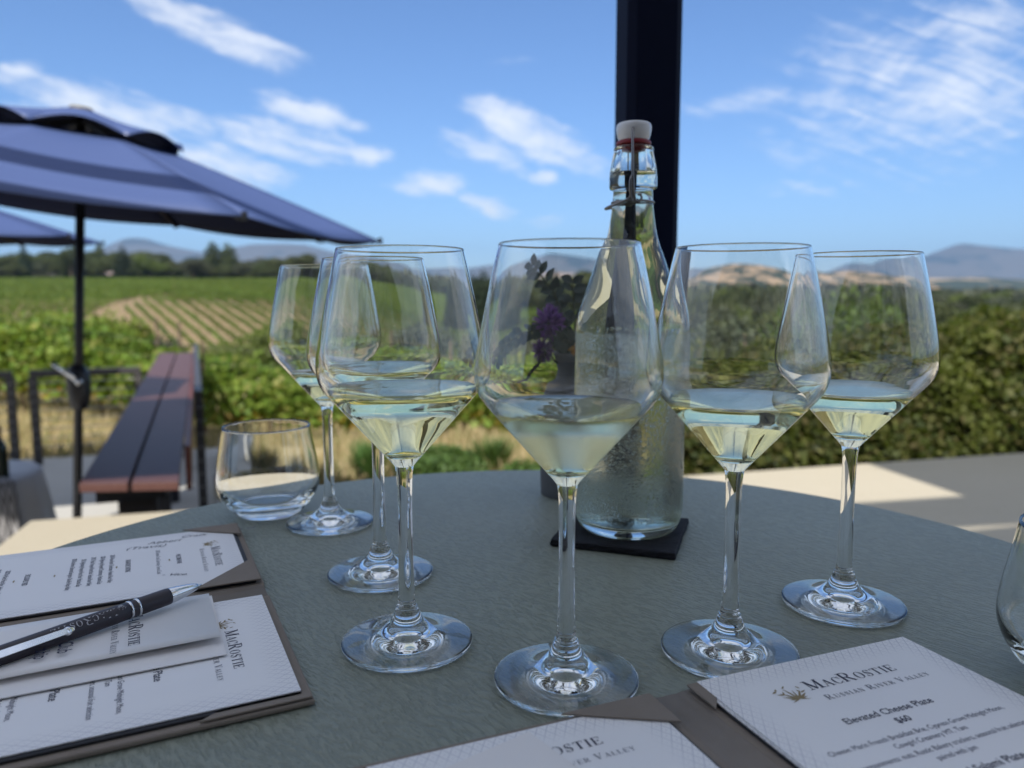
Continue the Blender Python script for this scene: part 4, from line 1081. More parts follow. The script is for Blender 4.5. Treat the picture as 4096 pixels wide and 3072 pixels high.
pth = [(0, 0, .12), (-.016, -.010, .150), (-.032, -.016, .150), (-.045, -.020, .132), (-.056, -.022, .112), (-.066, -.024, .106)]
mb = MB(); mb.tube(pth, .0011, 6); mb.build('stem', M_fstem, sv, True)
mb = MB(); rr = random.Random(4)
for i in range(170):
    u = rr.uniform(.42, 1); k = min(int(u * 5), 4); c = Vector(pth[k]).lerp(Vector(pth[k + 1]), u * 5 - k)
    tg = (Vector(pth[k + 1]) - Vector(pth[k])).normalized(); d = (tg * 1.2 + Vector((rr.uniform(-1, 1), rr.uniform(-1, 1), rr.uniform(-1, 1))) * .9 * (1.15 - u)).normalized()
    vs, fs = leaf_shape(c, d, Vector((rr.uniform(-1, 1), rr.uniform(-1, 1), rr.uniform(-1, 1))), .0075 * (1.35 - u), .0035); mb.add(vs, fs)
mb.build('buds', M_salvia, sv, True)

# ------------------------------------------------------------------ umbrellas on the lower terrace
def umbrella(apex, tiltx, tilty, phase, label, crank=True, Rr=1.5, rise=.434, lean=0.0):
    ax, ay, az = apex
    u = empty('patio_umbrella', (ax, ay, -.85), 0, label, 'umbrella', 'navy market umbrellas on the lower terrace')
    H = az + .85
    Mt = Matrix.Translation((0, 0, H)) @ Matrix.Rotation(tilty, 4, 'Y') @ Matrix.Rotation(tiltx, 4, 'X')
    n = 8
    def pt_(k, f): # canopy point along rib direction k (float), fraction f, with sag between ribs
        a0 = math.floor(k); fr0 = k - a0
        pA = Vector((math.sin(phase + a0 * math.pi / 4), -math.cos(phase + a0 * math.pi / 4), 0)); pB = Vector((math.sin(phase + (a0 + 1) * math.pi / 4), -math.cos(phase + (a0 + 1) * math.pi / 4), 0))
        d = pA.lerp(pB, fr0) * Rr * f
        sag = .045 * math.sin(math.pi * fr0) * f + .02 * math.sin(math.pi * f)*(-1)
        return Vector((d.x, d.y, -rise * f - sag * .6))
    def canopy(f0, f1, lift, name, thick=.004, par=None, flare=0, wav=0, ns=9, m=8):
        vs, fs = [], []
        for j in range(m + 1):
            f = f0 + (f1 - f0) * j / m
            for i in range(n * ns):
                k = i / ns; p = pt_(k, f); tt = j / m
                p.z += lift + flare * tt ** 2 + wav * tt ** 2 * abs(math.sin(math.pi * (k % 1))) 
                vs.append(Mt @ p)
        N = n * ns
        fs = [(j * N + i, (j + 1) * N + i, (j + 1) * N + (i + 1) % N, j * N + (i + 1) % N) for j in range(m) for i in range(N)]
        o = link(name, mesh(vs, fs), [M_canvas, M_canvas_shade], par or u, False)
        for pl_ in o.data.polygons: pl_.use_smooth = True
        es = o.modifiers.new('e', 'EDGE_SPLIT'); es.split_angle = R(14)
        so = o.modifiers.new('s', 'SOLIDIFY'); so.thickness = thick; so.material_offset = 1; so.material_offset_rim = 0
        return o
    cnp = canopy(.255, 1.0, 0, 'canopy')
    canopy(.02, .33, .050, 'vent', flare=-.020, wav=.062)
    # short valance hanging from the rim
    # ribs and struts
    for k in range(n):
        mb = MB(); a = phase + k * math.pi / 4; d = Vector((math.sin(a), -math.cos(a), 0))
        p0 = Mt @ Vector((d.x * .03, d.y * .03, -.02)); p1 = Mt @ Vector((d.x * Rr * .985, d.y * Rr * .985, -rise - .012))
        mb.bar(p0, p1, .014, .02); rb = mb.build('rib', M_black, u)
        mb = MB(); mb.bar(Mt @ Vector((d.x * .03, d.y * .03, -.36)), Mt @ Vector((d.x * Rr * .5, d.y * Rr * .5, -rise * .5 - .02)), .011, .016); mb.build('strut', M_black, u)
        if True:
            mb = MB(); q = Mt @ Vector((d.x * Rr, d.y * Rr, -rise + .004)); mb.tube([q - Vector((0, 0, .02)), q + Vector((0, 0, .012))], .012, 8); mb.build('rib_tip', M_black, u)
    mb = MB(); mb.lathe([(.020, -.39), (.042, -.39), (.042, -.33), (.020, -.33)], 20); me = mesh(mb.v, mb.f); me.transform(Mt); link('runner_hub', me, M_black, u, True)
    mb = MB(); mb.lathe(smooth_prof([(.022, .01), (.052, .02), (.054, .040), (.042, .050), (0, .054)], 2), 24); me = mesh(mb.v, mb.f); me.transform(Mt); link('finial', me, principled('worn_finial', (.13, .12, .09), .5), u, True)
    mb = MB(); mb.tube([(lean, 0, .05), (lean * .4, 0, H * .6), Mt @ Vector((0, 0, .02))], .0215, 20); mb.build('pole', M_black, u, True)
    mb = MB(); mb.lathe([(0, 0), (.30, 0), (.30, .05), (.06, .08), (.034, .10), (.034, .30), (.0206, .30)], 40, c=(lean, 0, 0)); mb.build('base', M_black, u, True)
    zc = 1.34; lx_ = lean * (1 - zc / H)
    mb = MB(); mb.lathe(smooth_prof([(.0208, zc - .12), (.035, zc - .11), (.052, zc - .06), (.056, zc), (.054, zc + .06), (.040, zc + .10), (.0208, zc + .12)], 2), 24, c=(lx_, 0, 0)); mb.build('crank_housing', M_black, u, True)
    mb = MB(); mb.tube([(lx_, -.05, zc + .05), (lx_ + .04, -.075, zc + .04), (lx_ - .075, -.085, zc + .125)], .010, 10); mb.tube([(lx_ + .03, -.068, zc + .045), (lx_ + .055, -.080, zc + .025)], .016, 10); mb.build('crank_handle', M_alu, u, True)
    return u
umbrella((-2.126, 3.882, 1.829), R(.89), R(6.28), R(51.04), 'blue market umbrella on a black pole at the left, lit from above', lean=-.20)
umbrella((-4.62, 5.60, 1.84), R(1), R(1), R(85), 'blue umbrella farther back, only its rim showing at the left edge')

# ------------------------------------------------------------------ drink counter
CZ = .10
NL, NR, FL, FR = Vector((-1.9757, 3.3945, CZ)), Vector((-1.5409, 3.438, CZ)), Vector((-5.3277, 11.4879, CZ)), Vector((-4.85, 11.56, CZ))
ct = empty('bar_counter', (NL + NR) / 2 - Vector((0, 0, CZ + .85)), 0, 'long narrow counter of two reddish boards running away to the fence', 'counter')
ct0 = ct.location.copy()
def cl_(p): return Vector(p) - ct0
for f0, f1 in ((0, .485), (.525, 1)):
    a, b_ = NL.lerp(NR, f0), NL.lerp(NR, f1); c, d = FL.lerp(FR, f0), FL.lerp(FR, f1)
    vs = [cl_(q + Vector((0, 0, dz_))) for dz_ in (0, -.04) for q in (a, b_, d, c)]
    mb = MB(); mb.add(vs, [(0, 1, 2, 3), (7, 6, 5, 4), (0, 4, 5, 1), (1, 5, 6, 2), (2, 6, 7, 3), (3, 7, 4, 0)])
    mb.build('board', M_board, ct, bevel=.004)
AX = ((FL + FR) / 2 - (NL + NR) / 2); L_ = AX.length; AXn = AX.normalized(); SD = Vector((AXn.y, -AXn.x, 0))
mid = (NL + NR) / 2
mb = MB(); mb.bar(cl_(mid + AXn * .1 - Vector((0, 0, .075))), cl_(mid + AXn * (L_ - .1) - Vector((0, 0, .075))), .30, .065); mb.build('under_frame', M_black, ct)
mb = MB(); mb.bar(cl_(mid + AXn * .9 + SD * .235 - Vector((0, 0, .14))), cl_(mid + AXn * (L_ - .1) + SD * .235 - Vector((0, 0, .14))), .03, .26); mb.build('side_board', M_fascia, ct)
for s_ in (.22, 1.6, 3.4, 5.4, 7.6):
    q = mid + AXn * s_ + SD * .02
    mb = MB(); mb.box(-.085, .085, -.07, .07, 0, .84, Matrix.Translation(cl_(Vector((q.x, q.y, -.85)))) @ Matrix.Rotation(math.atan2(AXn.y, AXn.x) - math.pi / 2, 4, 'Z'))
    mb.build('leg', M_black if s_ > .3 else principled('dark_timber', (.022, .016, .014), .7), ct, bevel=.004)

# ------------------------------------------------------------------ cable fences
def fence(name, P0, P1, label, nposts, z0=-.85, h=1.02, bottom=True, frame_ends=True, cables=8, group='steel cable fence sections'):
    P0, P1 = Vector((*P0, 0)), Vector((*P1, 0)); d = (P1 - P0).normalized()
    f = empty(name, (P0.x, P0.y, z0), math.atan2(d.y, d.x), label, 'fence', group)
    L = (P1 - P0).length
    mb = MB(); mb.box(0, L, -.03, .03, h - .075, h); mb.build('top_rail', M_fence, f, bevel=.004)
    if bottom: mb = MB(); mb.box(.05, L - .05, -.022, .022, .11, .155); mb.build('bottom_rail', M_fence, f, bevel=.003)
    for i in range(nposts):
        x = .026 + (L - .052) * i / max(nposts - 1, 1)
        mb = MB(); mb.box(x - .04, x + .04, -.032, .032, 0, h - .076); po_ = mb.build('post', M_fence, f, bevel=.003)
        mb = MB()
        for k in range(cables):
            z = .19 + (h - .32) * k / (cables - 1)
            mb.tube([(x, -.030, z), (x, -.040, z)], .007, 6)
            if i in (0, nposts - 1): mb.tube([(x - .050, 0, z), (x + .050, 0, z)], .006, 6)
        mb.build('cable_nuts', M_cable, po_)
    for k in range(cables):
        z = .19 + (h - .32) * k / (cables - 1)
        mb = MB(); mb.tube([(.03, 0, z), (L - .03, 0, z)], .0045, 6); mb.build('cable', M_cable, f)
    return f
fence('cable_fence', (-5.12, 8.03), (-4.14, 8.44), 'dark cable fence section meeting the wooden counter', 2, bottom=False)
fence('cable_fence', (-7.3, 7.10), (-5.26, 7.97), 'dark framed cable gate section at the left edge of the photo', 2)
s0 = mid + AXn * 2.6 + SD * .30; s1 = mid + AXn * (L_ + .25) + SD * .27
fence('side_fence', (s0.x, s0.y), (s1.x, s1.y), 'cable fence running away along the right side of the counter', 4, z0=-.85, h=1.06, bottom=False)

# ------------------------------------------------------------------ clothed table at the left
tb = empty('cocktail_table', (-3.30, 4.42, -.85), 0, 'round table at the left edge under a long pale cloth', 'table')
mb = MB(); mb.lathe([(0, .72), (.43, .72), (.43, .745), (0, .745)], 40); mb.build('tabletop', M_linen, tb, True)
mb = MB(); mb.lathe([(0, 0), (.25, 0), (.25, .02), (.03, .05), (.03, .72), (0, .72)], 24); mb.build('pedestal', M_black, tb, True)
vs = []; N = 144; lv = [(0, .750), (.38, .750), (.425, .749), (.437, .742), (.442, .72), (.452, .62), (.468, .45), (.485, .25), (.50, .04)]
for r_, z_ in lv:
    for k in range(N):
        a = 2 * math.pi * k / N; fo = max(0, (.74 - z_) / .74)
        rr_ = max(r_, .001) + fo * (.040 * math.sin(11 * a + .8) + .018 * math.sin(23 * a))
        vs.append((rr_ * math.cos(a), rr_ * math.sin(a), z_))
fs = [(j * N + k, (j + 1) * N + k, (j + 1) * N + (k + 1) % N, j * N + (k + 1) % N) for j in range(len(lv) - 1) for k in range(N)]
tcl = link('tablecloth', mesh(vs, fs), M_linen, None, True); tcl.location = (-3.30, 4.42, -.849)
tag(tcl, 'pale linen cloth draped in folds over the table at the left edge', 'tablecloth')
# woven runner hanging down the front
vs, uv = [], []; seg = 14
path = [(-.25, .756), (0, .756), (.30, .756), (.43, .754), (.458, .74), (.478, .62), (.505, .45), (.53, .25), (.545, .10)]
for j, (r_, z_) in enumerate(path):
    for i in range(seg + 1):
        w_ = (i / seg - .5) * .22; a = R(-32)
        fo = max(0, (.74 - z_)) * .022 * math.sin(i * 1.6)
        x_ = math.cos(a) * (r_ + fo) - math.sin(a) * w_; y_ = math.sin(a) * (r_ + fo) + math.cos(a) * w_
        vs.append((x_, y_, z_)); uv.append((i / seg, j / (len(path) - 1)))
fs = [(j * (seg + 1) + i, (j + 1) * (seg + 1) + i, (j + 1) * (seg + 1) + i + 1, j * (seg + 1) + i + 1) for j in range(len(path) - 1) for i in range(seg)]
me = mesh(vs, fs); ul = me.uv_layers.new(name='UVMap')
for lp in me.loops: ul.data[lp.index].uv = uv[lp.vertex_index]
rn = link('table_runner', me, M_runner, None, True); rn.location = (-3.30, 4.42, -.849); so = rn.modifiers.new('s', 'SOLIDIFY'); so.thickness = .004; so.offset = 1
tag(rn, 'grey and white chevron woven runner hanging over the pale cloth', 'table runner')
bt = empty('dark_bottle', (-2.985, 4.36, -.093), 0, 'dark bottle standing on the clothed table at the left edge', 'bottle')
mb = MB(); mb.lathe(smooth_prof([(0, 0), (.036, 0), (.038, .004), (.038, .15), (.034, .18), (.018, .215), (.0145, .24), (.0145, .285), (.016, .287), (.016, .298), (0, .299)], 2), 32); mb.build('glass_body', M_darkglass, bt, True)
mb = MB(); mb.lathe([(.0165, .255), (.0165, .300), (0, .302)], 24); mb.build('capsule', principled('foil', (.12, .05, .04), .4), bt, True)
# ------------------------------------------------------------------ vegetation
M_hedge = leafmat('hedge_leaf', [(.020, .034, .008), (.045, .066, .013), (.075, .100, .020), (.11, .095, .035), (.125, .150, .035)], .33, yellow=(.060, .055, .022))
M_vine = leafmat('vine_leaf', [(.10, .165, .022), (.16, .24, .035), (.23, .28, .05), (.11, .17, .025), (.28, .26, .07)], .45)
M_vineY = leafmat('yellowing_vine_leaf', [(.34, .22, .03), (.28, .20, .04), (.36, .16, .03)], .4)
M_vfar = leafmat('far_vine_leaf', [(.075, .125, .020), (.11, .17, .028), (.15, .19, .04)], .38)
M_oak = leafmat('oak_leaf', [(.050, .066, .024), (.070, .090, .032), (.095, .106, .042)], .22)
M_con = leafmat('conifer_needle', [(.018, .030, .016), (.028, .042, .020), (.035, .048, .024)], .10)
M_light = leafmat('pale_tree_leaf', [(.10, .14, .035), (.13, .17, .045), (.09, .12, .04)], .32)
M_grey = leafmat('olive_grey_leaf', [(.075, .088, .050), (.095, .105, .062), (.065, .080, .045)], .22)
M_grass = leafmat('dry_grass_blade', [(.40, .32, .15), (.50, .41, .22), (.28, .25, .10), (.16, .19, .05)], .3)
M_shrub = leafmat('green_clump_leaf', [(.06, .12, .03), (.09, .16, .04), (.07, .13, .05)], .35)
M_lav = leafmat('lavender_flower', [(.25, .14, .32), (.32, .2, .4)], .3)
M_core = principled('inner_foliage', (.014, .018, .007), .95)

def crown_pts2(lobes, n, shell=.55):
    P, Nn = [], []
    vol = [l[3] ** 2 for l in lobes]; tot = sum(vol)
    for (cx, cy_, cz, r, fz) in [(l[0], l[1], l[2], l[3], l[4]) for l in lobes]:
        m_ = int(n * r * r / tot); d = rng.normal(size=(m_, 3)); d /= np.linalg.norm(d, axis=1)[:, None]
        rad = r * (shell + (1 - shell) * rng.random(m_) ** .6)
        lum = np.array([1 + .22 * mnoise.noise(Vector((q[0] * 2.2 + cx, q[1] * 2.2 + cy_, q[2] * 2.2 + cz))) for q in d])
        rad = rad * lum; P.append(np.stack([cx + d[:, 0] * rad, cy_ + d[:, 1] * rad, cz + d[:, 2] * rad * fz], 1)); Nn.append(d)
    return np.concatenate(P), np.concatenate(Nn)
M_shrub2 = leafmat('bright_shrub_leaf', [(.055, .085, .02), (.09, .13, .03), (.13, .17, .045)], .35)
# hedge along the far edge of the patio, right of the bottle
def hedge_top(s):
    u = min(max((s - 3.9) / 1.7, 0), 1); return .34 + .34 * u * u * (3 - 2 * u) + .06 * math.sin(s * 3.1 + .6) + .045 * math.sin(s * 6.3) + .03 * math.sin(s * 13.1)
hg = empty('hedge', (E0.x + ED.x * 3, E0.y + ED.y * 3, -.9), 0, 'dense dark green hedge along the far edge of the patio at the right', 'hedge')
P, Nn = [], []
cnt = 80000
s_ = rng.uniform(2.78, 10.5, cnt)
s_ = np.where(rng.random(cnt) < .75, rng.uniform(2.78, 7.2, cnt), s_)
ang = rng.uniform(-.15, math.pi * .62, cnt)       # 0 faces the viewer, 90 deg up
for a, sv_ in zip(ang, s_):
    if mnoise.noise(Vector((sv_ * 4.2, a * 3.4, 15.0))) + .5 * mnoise.noise(Vector((sv_ * 10, a * 8, 5.0))) < -.12 and rng.random() < .62: continue
    top_ = hedge_top(sv_); hh = top_ + .9
    lump = mnoise.noise(Vector((sv_ * 1.9, a * 2.0, 1.0))) * .22 + mnoise.noise(Vector((sv_ * 5.5, a * 5, 4.0))) * .13 + mnoise.noise(Vector((sv_ * 14, a * 12, 9.0))) * .05
    ca, sa = math.cos(a), math.sin(a)
    pw = .55
    r1 = (.72 + lump) * (abs(ca) ** pw) * (1 if ca > 0 else -1)
    zz_ = -.9 + hh * (max(sa, 0) ** .5) * (1 + lump * .12) + (rng.random() * .25 if sa < .1 else 0)
    nn = .95 - r1
    v_ = E0 + ED * sv_ + EN * nn
    j = rng.normal(size=3) * .028
    P.append((v_.x + j[0], v_.y + j[1], zz_ + j[2])); Nn.append((-EN.x * ca, -EN.y * ca, sa))
P = np.array(P); P[:, 2] = np.maximum(P[:, 2], -.9)
sh_n = 110
for k in range(sh_n):
    sv_ = rng.uniform(2.9, 7.5); nn = rng.uniform(.35, 1.0); hgt0 = hedge_top(sv_) - .05; L0 = rng.uniform(.06, .24); lx0 = rng.normal() * .3
    q = E0 + ED * sv_ + EN * nn; m0 = int(L0 * 130); tt_ = rng.random(m0)
    P = np.concatenate([P, np.stack([q.x + lx0 * L0 * tt_ + rng.normal(0, .018, m0), q.y + rng.normal(0, .018, m0), hgt0 + L0 * tt_], 1)]); Nn += [(0, -1, .3)] * m0
V, Q = leaves(P - np.array(hg.location), rng.choice([.030, .042, .060], len(P)), np.array(Nn), .30)
link('foliage', fast_mesh(V, Q), M_hedge, hg)
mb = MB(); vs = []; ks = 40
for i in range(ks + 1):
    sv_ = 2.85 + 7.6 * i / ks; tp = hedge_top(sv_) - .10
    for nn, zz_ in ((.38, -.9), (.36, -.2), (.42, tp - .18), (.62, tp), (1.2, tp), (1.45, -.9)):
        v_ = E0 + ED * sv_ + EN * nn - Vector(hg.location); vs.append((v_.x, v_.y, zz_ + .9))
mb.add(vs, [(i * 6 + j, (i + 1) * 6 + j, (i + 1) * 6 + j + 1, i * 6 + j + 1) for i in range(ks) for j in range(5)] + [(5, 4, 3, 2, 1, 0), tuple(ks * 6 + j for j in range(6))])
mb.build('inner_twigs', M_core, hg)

for k, (sv_, nn, rr0, hh0, mt_, lb) in enumerate(((3.9, 1.75, .55, 1.55, M_hedge, 'dark rounded shrub just beyond the left end of the hedge'), (5.6, 1.9, .8, 1.95, M_shrub2, 'bright green shrub rising behind the middle of the hedge'), (6.9, 1.9, .7, 1.75, M_hedge, 'olive shrub behind the right part of the hedge'), (4.8, 2.6, .8, 1.7, M_grey, 'grey green shrub farther behind the hedge'))):
    q = E0 + ED * sv_ + EN * nn
    e = empty('garden_shrub', (q.x, q.y, -.95), 0, lb, 'shrub', 'shrubs behind the hedge')
    P, Nn = crown_pts2([(0, 0, hh0 * .5, rr0, hh0 / (2 * rr0))] + [(rr0 * .55 * math.cos(j * 1.3), rr0 * .55 * math.sin(j * 1.3), hh0 * (.45 + .12 * math.sin(j * 2.1)), rr0 * .55, .9) for j in range(5)], 7500)
    P[:, 2] = np.maximum(P[:, 2], .02); V, Q = leaves(P, .06, Nn, .2); link('foliage', fast_mesh(V, Q), mt_, e)
# near vine rows with trellis
def vine_row(x0, y0, x1, y1, label, n, top=1.45, seed=0, size=.125):
    rr = np.random.default_rng(seed)
    r0 = empty('vine_row', (x0, y0, TZ(x0, y0)), 0, label, 'vine row', 'trellised vine rows nearest the terrace')
    L = math.hypot(x1 - x0, y1 - y0); d = np.array([(x1 - x0) / L, (y1 - y0) / L])
    t_ = rr.uniform(0, L, n)
    env = np.array([mnoise.noise(Vector((q * .55, seed, 0))) for q in t_]); env2 = np.array([mnoise.noise(Vector((q * 1.9, seed, 7))) for q in t_])
    tloc = top - .42 * sstep((x0 + d[0] * t_ + 9) / 3.5)
    hi = tloc * (1 + .10 * env + .10 * env2); lo = .36 + .22 * env2
    h_ = lo + (hi - lo) * rr.beta(1.25, 1.1, n)
    stray = rr.random(n) < .05; h_ = np.where(stray, hi + rr.exponential(.07, n), h_)
    w_ = rr.normal(0, .20, n) * (1.0 - .35 * (h_ - lo) / (hi - lo))
    x = x0 + d[0] * t_ - d[1] * w_; y = y0 + d[1] * t_ + d[0] * w_; z = terrain(x, y) + h_
    Pp = np.stack([x, y, z], 1) - np.array([x0, y0, TZ(x0, y0)])
    yel = (h_ < lo + .22) & (rr.random(n) < .35)
    V, Q = leaves(Pp[~yel], size); link('foliage', fast_mesh(V, Q), M_vine, r0)
    V, Q = leaves(Pp[yel], size); link('yellow_leaves', fast_mesh(V, Q), M_vineY, r0)
    k = 0; q = .4
    mbt = MB()
    while q < L:
        px, py = x0 + d[0] * q, y0 + d[1] * q; zb = TZ(px, py) - r0.location.z
        mb = MB(); ox, oy = px - x0, py - y0
        mb.tube([(ox, oy, zb - .05), (ox + rr.normal() * .03, oy, zb + .35), (ox + rr.normal() * .04, oy, zb + .75), (ox + .12, oy, zb + .9)], [.028, .022, .02, .012], 7)
        mb.build('vine_trunk', M_vinewood, r0, True)
        if k % 3 == 0:
            mb = MB(); mb.tube([(ox + .3, oy, zb - .05), (ox + .3, oy, zb + 1.55)], .025, 6); mb.build('trellis_post', M_vinewood, r0)
        q += 1.35; k += 1
    for hz in (.55, .9, 1.25, 1.5):
        mb = MB(); mb.tube([(d[0] * s__, d[1] * s__, TZ(x0 + d[0] * s__, y0 + d[1] * s__) - r0.location.z + hz) for s__ in np.linspace(0, L, 8)], .003, 5); mb.build('trellis_wire', M_fence, r0)
labels = ['nearest trellised vine row behind the cable fence', 'second vine row behind the fence', 'third vine row behind the fence', 'fourth vine row behind the fence', 'fifth vine row behind the fence']
for i, (dy_, nl_) in enumerate(((0, 15500), (2.4, 13000), (4.9, 13000), (7.6, 12000), (10.6, 11000))):
    vine_row(-13.5 - dy_ * .6, 12.6 + dy_, (6.2 + dy_ * .4) if dy_ < 4 else {4.9: -7.9, 7.6: -9.6, 10.6: -11.4}[dy_], 10.4 + dy_ if dy_ < 4 else 11.6 + dy_, labels[i], nl_, 1.46, 30 + i, .13)

# vineyard on the rising ground
FDr = np.array([-.72, 1.0]); FDr /= np.linalg.norm(FDr); FNr = np.array([FDr[1], -FDr[0]])
for i in range(-172, 75):
    o_ = FNr * i * 2.25
    ys = np.arange(110, 336, .5)
    xs_ = o_[0] + FDr[0] / FDr[1] * (ys - o_[1])
    aa = xs_ / ys
    y_lo = 118 + 10 * np.sin(xs_ * .03) + 6 * np.sin(xs_ * .09 + 1)
    ok = (aa > -.92) & (aa < .15) & (ys > y_lo)
    # a bare track and a second block planted crosswise lie to the left
    ok &= aa > np.minimum(-.59 + (ys - 125) / 350, -.44)
    if ok.sum() < 90: continue
    n = int(ok.sum() * 13)
    wgt = 1 / ys[ok] ** 1.6
    pick = rng.choice(np.where(ok)[0], n, p=wgt / wgt.sum())
    yy = ys[pick] + rng.uniform(-.3, .3, n); xx = o_[0] + FDr[0] / FDr[1] * (yy - o_[1])
    w_ = rng.normal(0, .17, n); xx = xx + FNr[0] * w_; yy = yy + FNr[1] * w_
    hh = rng.uniform(.10, .95, n) * (1 + .15 * np.sin(yy * .5 + i))
    zz_ = terrain(xx, yy) + hh
    ox, oy = xx.min(), yy.min()
    V, Q = leaves(np.stack([xx, yy, zz_], 1) - np.array([ox, oy, 0]), .42)
    o = link('vine_row', fast_mesh(V, Q), M_vfar); o.location = (ox, oy, 0)
    tag(o, 'one of the many green vine rows striping the far hillside', 'vine row', 'vine rows on the far hillside')

for i in range(88):
    xs_ = np.arange(-310, -60, .5); ys = 128 + 2.4 * i + .10 * (xs_ + 100)
    aa = xs_ / ys; ok = (aa > -.95) & (aa < np.minimum(-.62 + (ys - 125) / 350, -.442)) & (ys < 336)
    if ok.sum() < 70: continue
    n = int(ok.sum() * 9); pick = rng.choice(np.where(ok)[0], n)
    xx = xs_[pick] + rng.uniform(-.3, .3, n); yy = 128 + 2.4 * i + .10 * (xx + 100) + rng.normal(0, .25, n)
    zz_ = terrain(xx, yy) + rng.uniform(.1, 1.15, n); ox, oy = xx.min(), yy.min()
    V, Q = leaves(np.stack([xx, yy, zz_], 1) - np.array([ox, oy, 0]), .5)
    o = link('vine_row', fast_mesh(V, Q), M_vfar); o.location = (ox, oy, 0)
    tag(o, 'one of the green vine rows lying crosswise at the left of the far hillside', 'vine row', 'crosswise vine rows at the left')

# trees: a few kinds, built once, then copied
def crown_pts(lobes, n, shell=.55):
    P, Nn = [], []
    vol = [l[3] ** 2 for l in lobes]; tot = sum(vol)
    for (cx, cy_, cz, r, fz) in [(l[0], l[1], l[2], l[3], l[4]) for l in lobes]:
        m_ = int(n * r * r / tot); d = rng.normal(size=(m_, 3)); d /= np.linalg.norm(d, axis=1)[:, None]
        rad = r * (shell + (1 - shell) * rng.random(m_) ** .6)
        lum = np.array([1 + .22 * mnoise.noise(Vector((q[0] * 2.2 + cx, q[1] * 2.2 + cy_, q[2] * 2.2 + cz))) for q in d])
        rad = rad * lum; P.append(np.stack([cx + d[:, 0] * rad, cy_ + d[:, 1] * rad, cz + d[:, 2] * rad * fz], 1)); Nn.append(d)
    return np.concatenate(P), np.concatenate(Nn)
def build_tree(name, H, lobes, n, size, mt, label, cat, group, trunk_r=.03, split=True):
    t = empty(name, (0, 0, 0), 0, label, cat, group)
    P, Nn = crown_pts([(a * H, b_ * H, c * H, r * H, f) for a, b_, c, r, f in lobes], n)
    V, Q = leaves(P, size * H, Nn, .3)
    link('crown', fast_mesh(V, Q), mt, t)
    mb = MB(); mb.tube([(0, 0, -.06 * H), (.01 * H, 0, .2 * H), (-.01 * H, .01 * H, .45 * H), (0, 0, .72 * H)], [trunk_r * H, trunk_r * .8 * H, trunk_r * .5 * H, trunk_r * .15 * H], 8)
    for l in lobes[:5]:
        mb.tube([(0, 0, .25 * H), (l[0] * .5 * H, l[1] * .5 * H, (.25 + (l[2] - .25) * .6) * H), (l[0] * H, l[1] * H, l[2] * H)], [trunk_r * .5 * H, trunk_r * .3 * H, trunk_r * .1 * H], 6)
    mb.build('trunk', M_trunk, t, True)
    return t
def rand_lobes(k, spread, z0, z1, r0, r1, seed):
    rr = random.Random(seed); out = [(0, 0, (z0 + z1) / 2, r1, .85)]
    for i in range(k):
        a = 2 * math.pi * (i + rr.random() * .6) / k; s__ = spread * rr.uniform(.5, 1)
        out.append((s__ * math.cos(a), s__ * math.sin(a), rr.uniform(z0, z1), rr.uniform(r0, r1), rr.uniform(.7, 1)))
    return out
GF = 'trees along the far edge of the vineyard'
PO = [build_tree('oak_tree', 10, rand_lobes(9, .34, .40, .78, .16, .26, s), 3400, .050, M_oak, '-', 'tree', GF) for s in (1, 2, 3)]
PG = [build_tree('olive_tree', 9, rand_lobes(8, .34, .38, .74, .17, .26, s), 3000, .048, M_grey, '-', 'tree', GF) for s in (5, 6)]
PL = [build_tree('willow_tree', 9, rand_lobes(8, .30, .38, .80, .16, .25, s), 3000, .050, M_light, '-', 'tree', GF) for s in (8,)]
PC = [build_tree('conifer_tree', 16, [(0, 0, .12 + .86 * u, .20 * (1 - u) ** .75 + .02, .75) for u in np.linspace(0, 1, 12)] + [(.10 * math.cos(k * 2.4) * (1 - k / 14), .10 * math.sin(k * 2.4) * (1 - k / 14), .15 + .05 * k, .10 * (1 - k / 16), .6) for k in range(13)], 4200, .030, M_con, '-', 'tree', GF, .018)]
PP = [build_tree('poplar_tree', 13, [(0.03 * math.cos(u * 20), .03 * math.sin(u * 20), .18 + .74 * u, .13 * math.sin(math.pi * (.18 + .75 * u)) + .03, 1.1) for u in np.linspace(0, 1, 8)], 2600, .036, M_oak, '-', 'tree', GF, .02)]
used = set()
def plant(proto, x, y, h, h0, label, group, z=None, sx=1.0):
    if proto.name not in used: used.add(proto.name); t = proto
    else: t = copy_tree(proto)
    s__ = h / h0
    t.location = (x, y, TZ(x, y) if z is None else z); t.scale = (s__ * sx, s__ * sx, s__); t.rotation_euler = (0, 0, rnd.uniform(0, 6.28))
    t['label'] = label; t['group'] = group
    return t
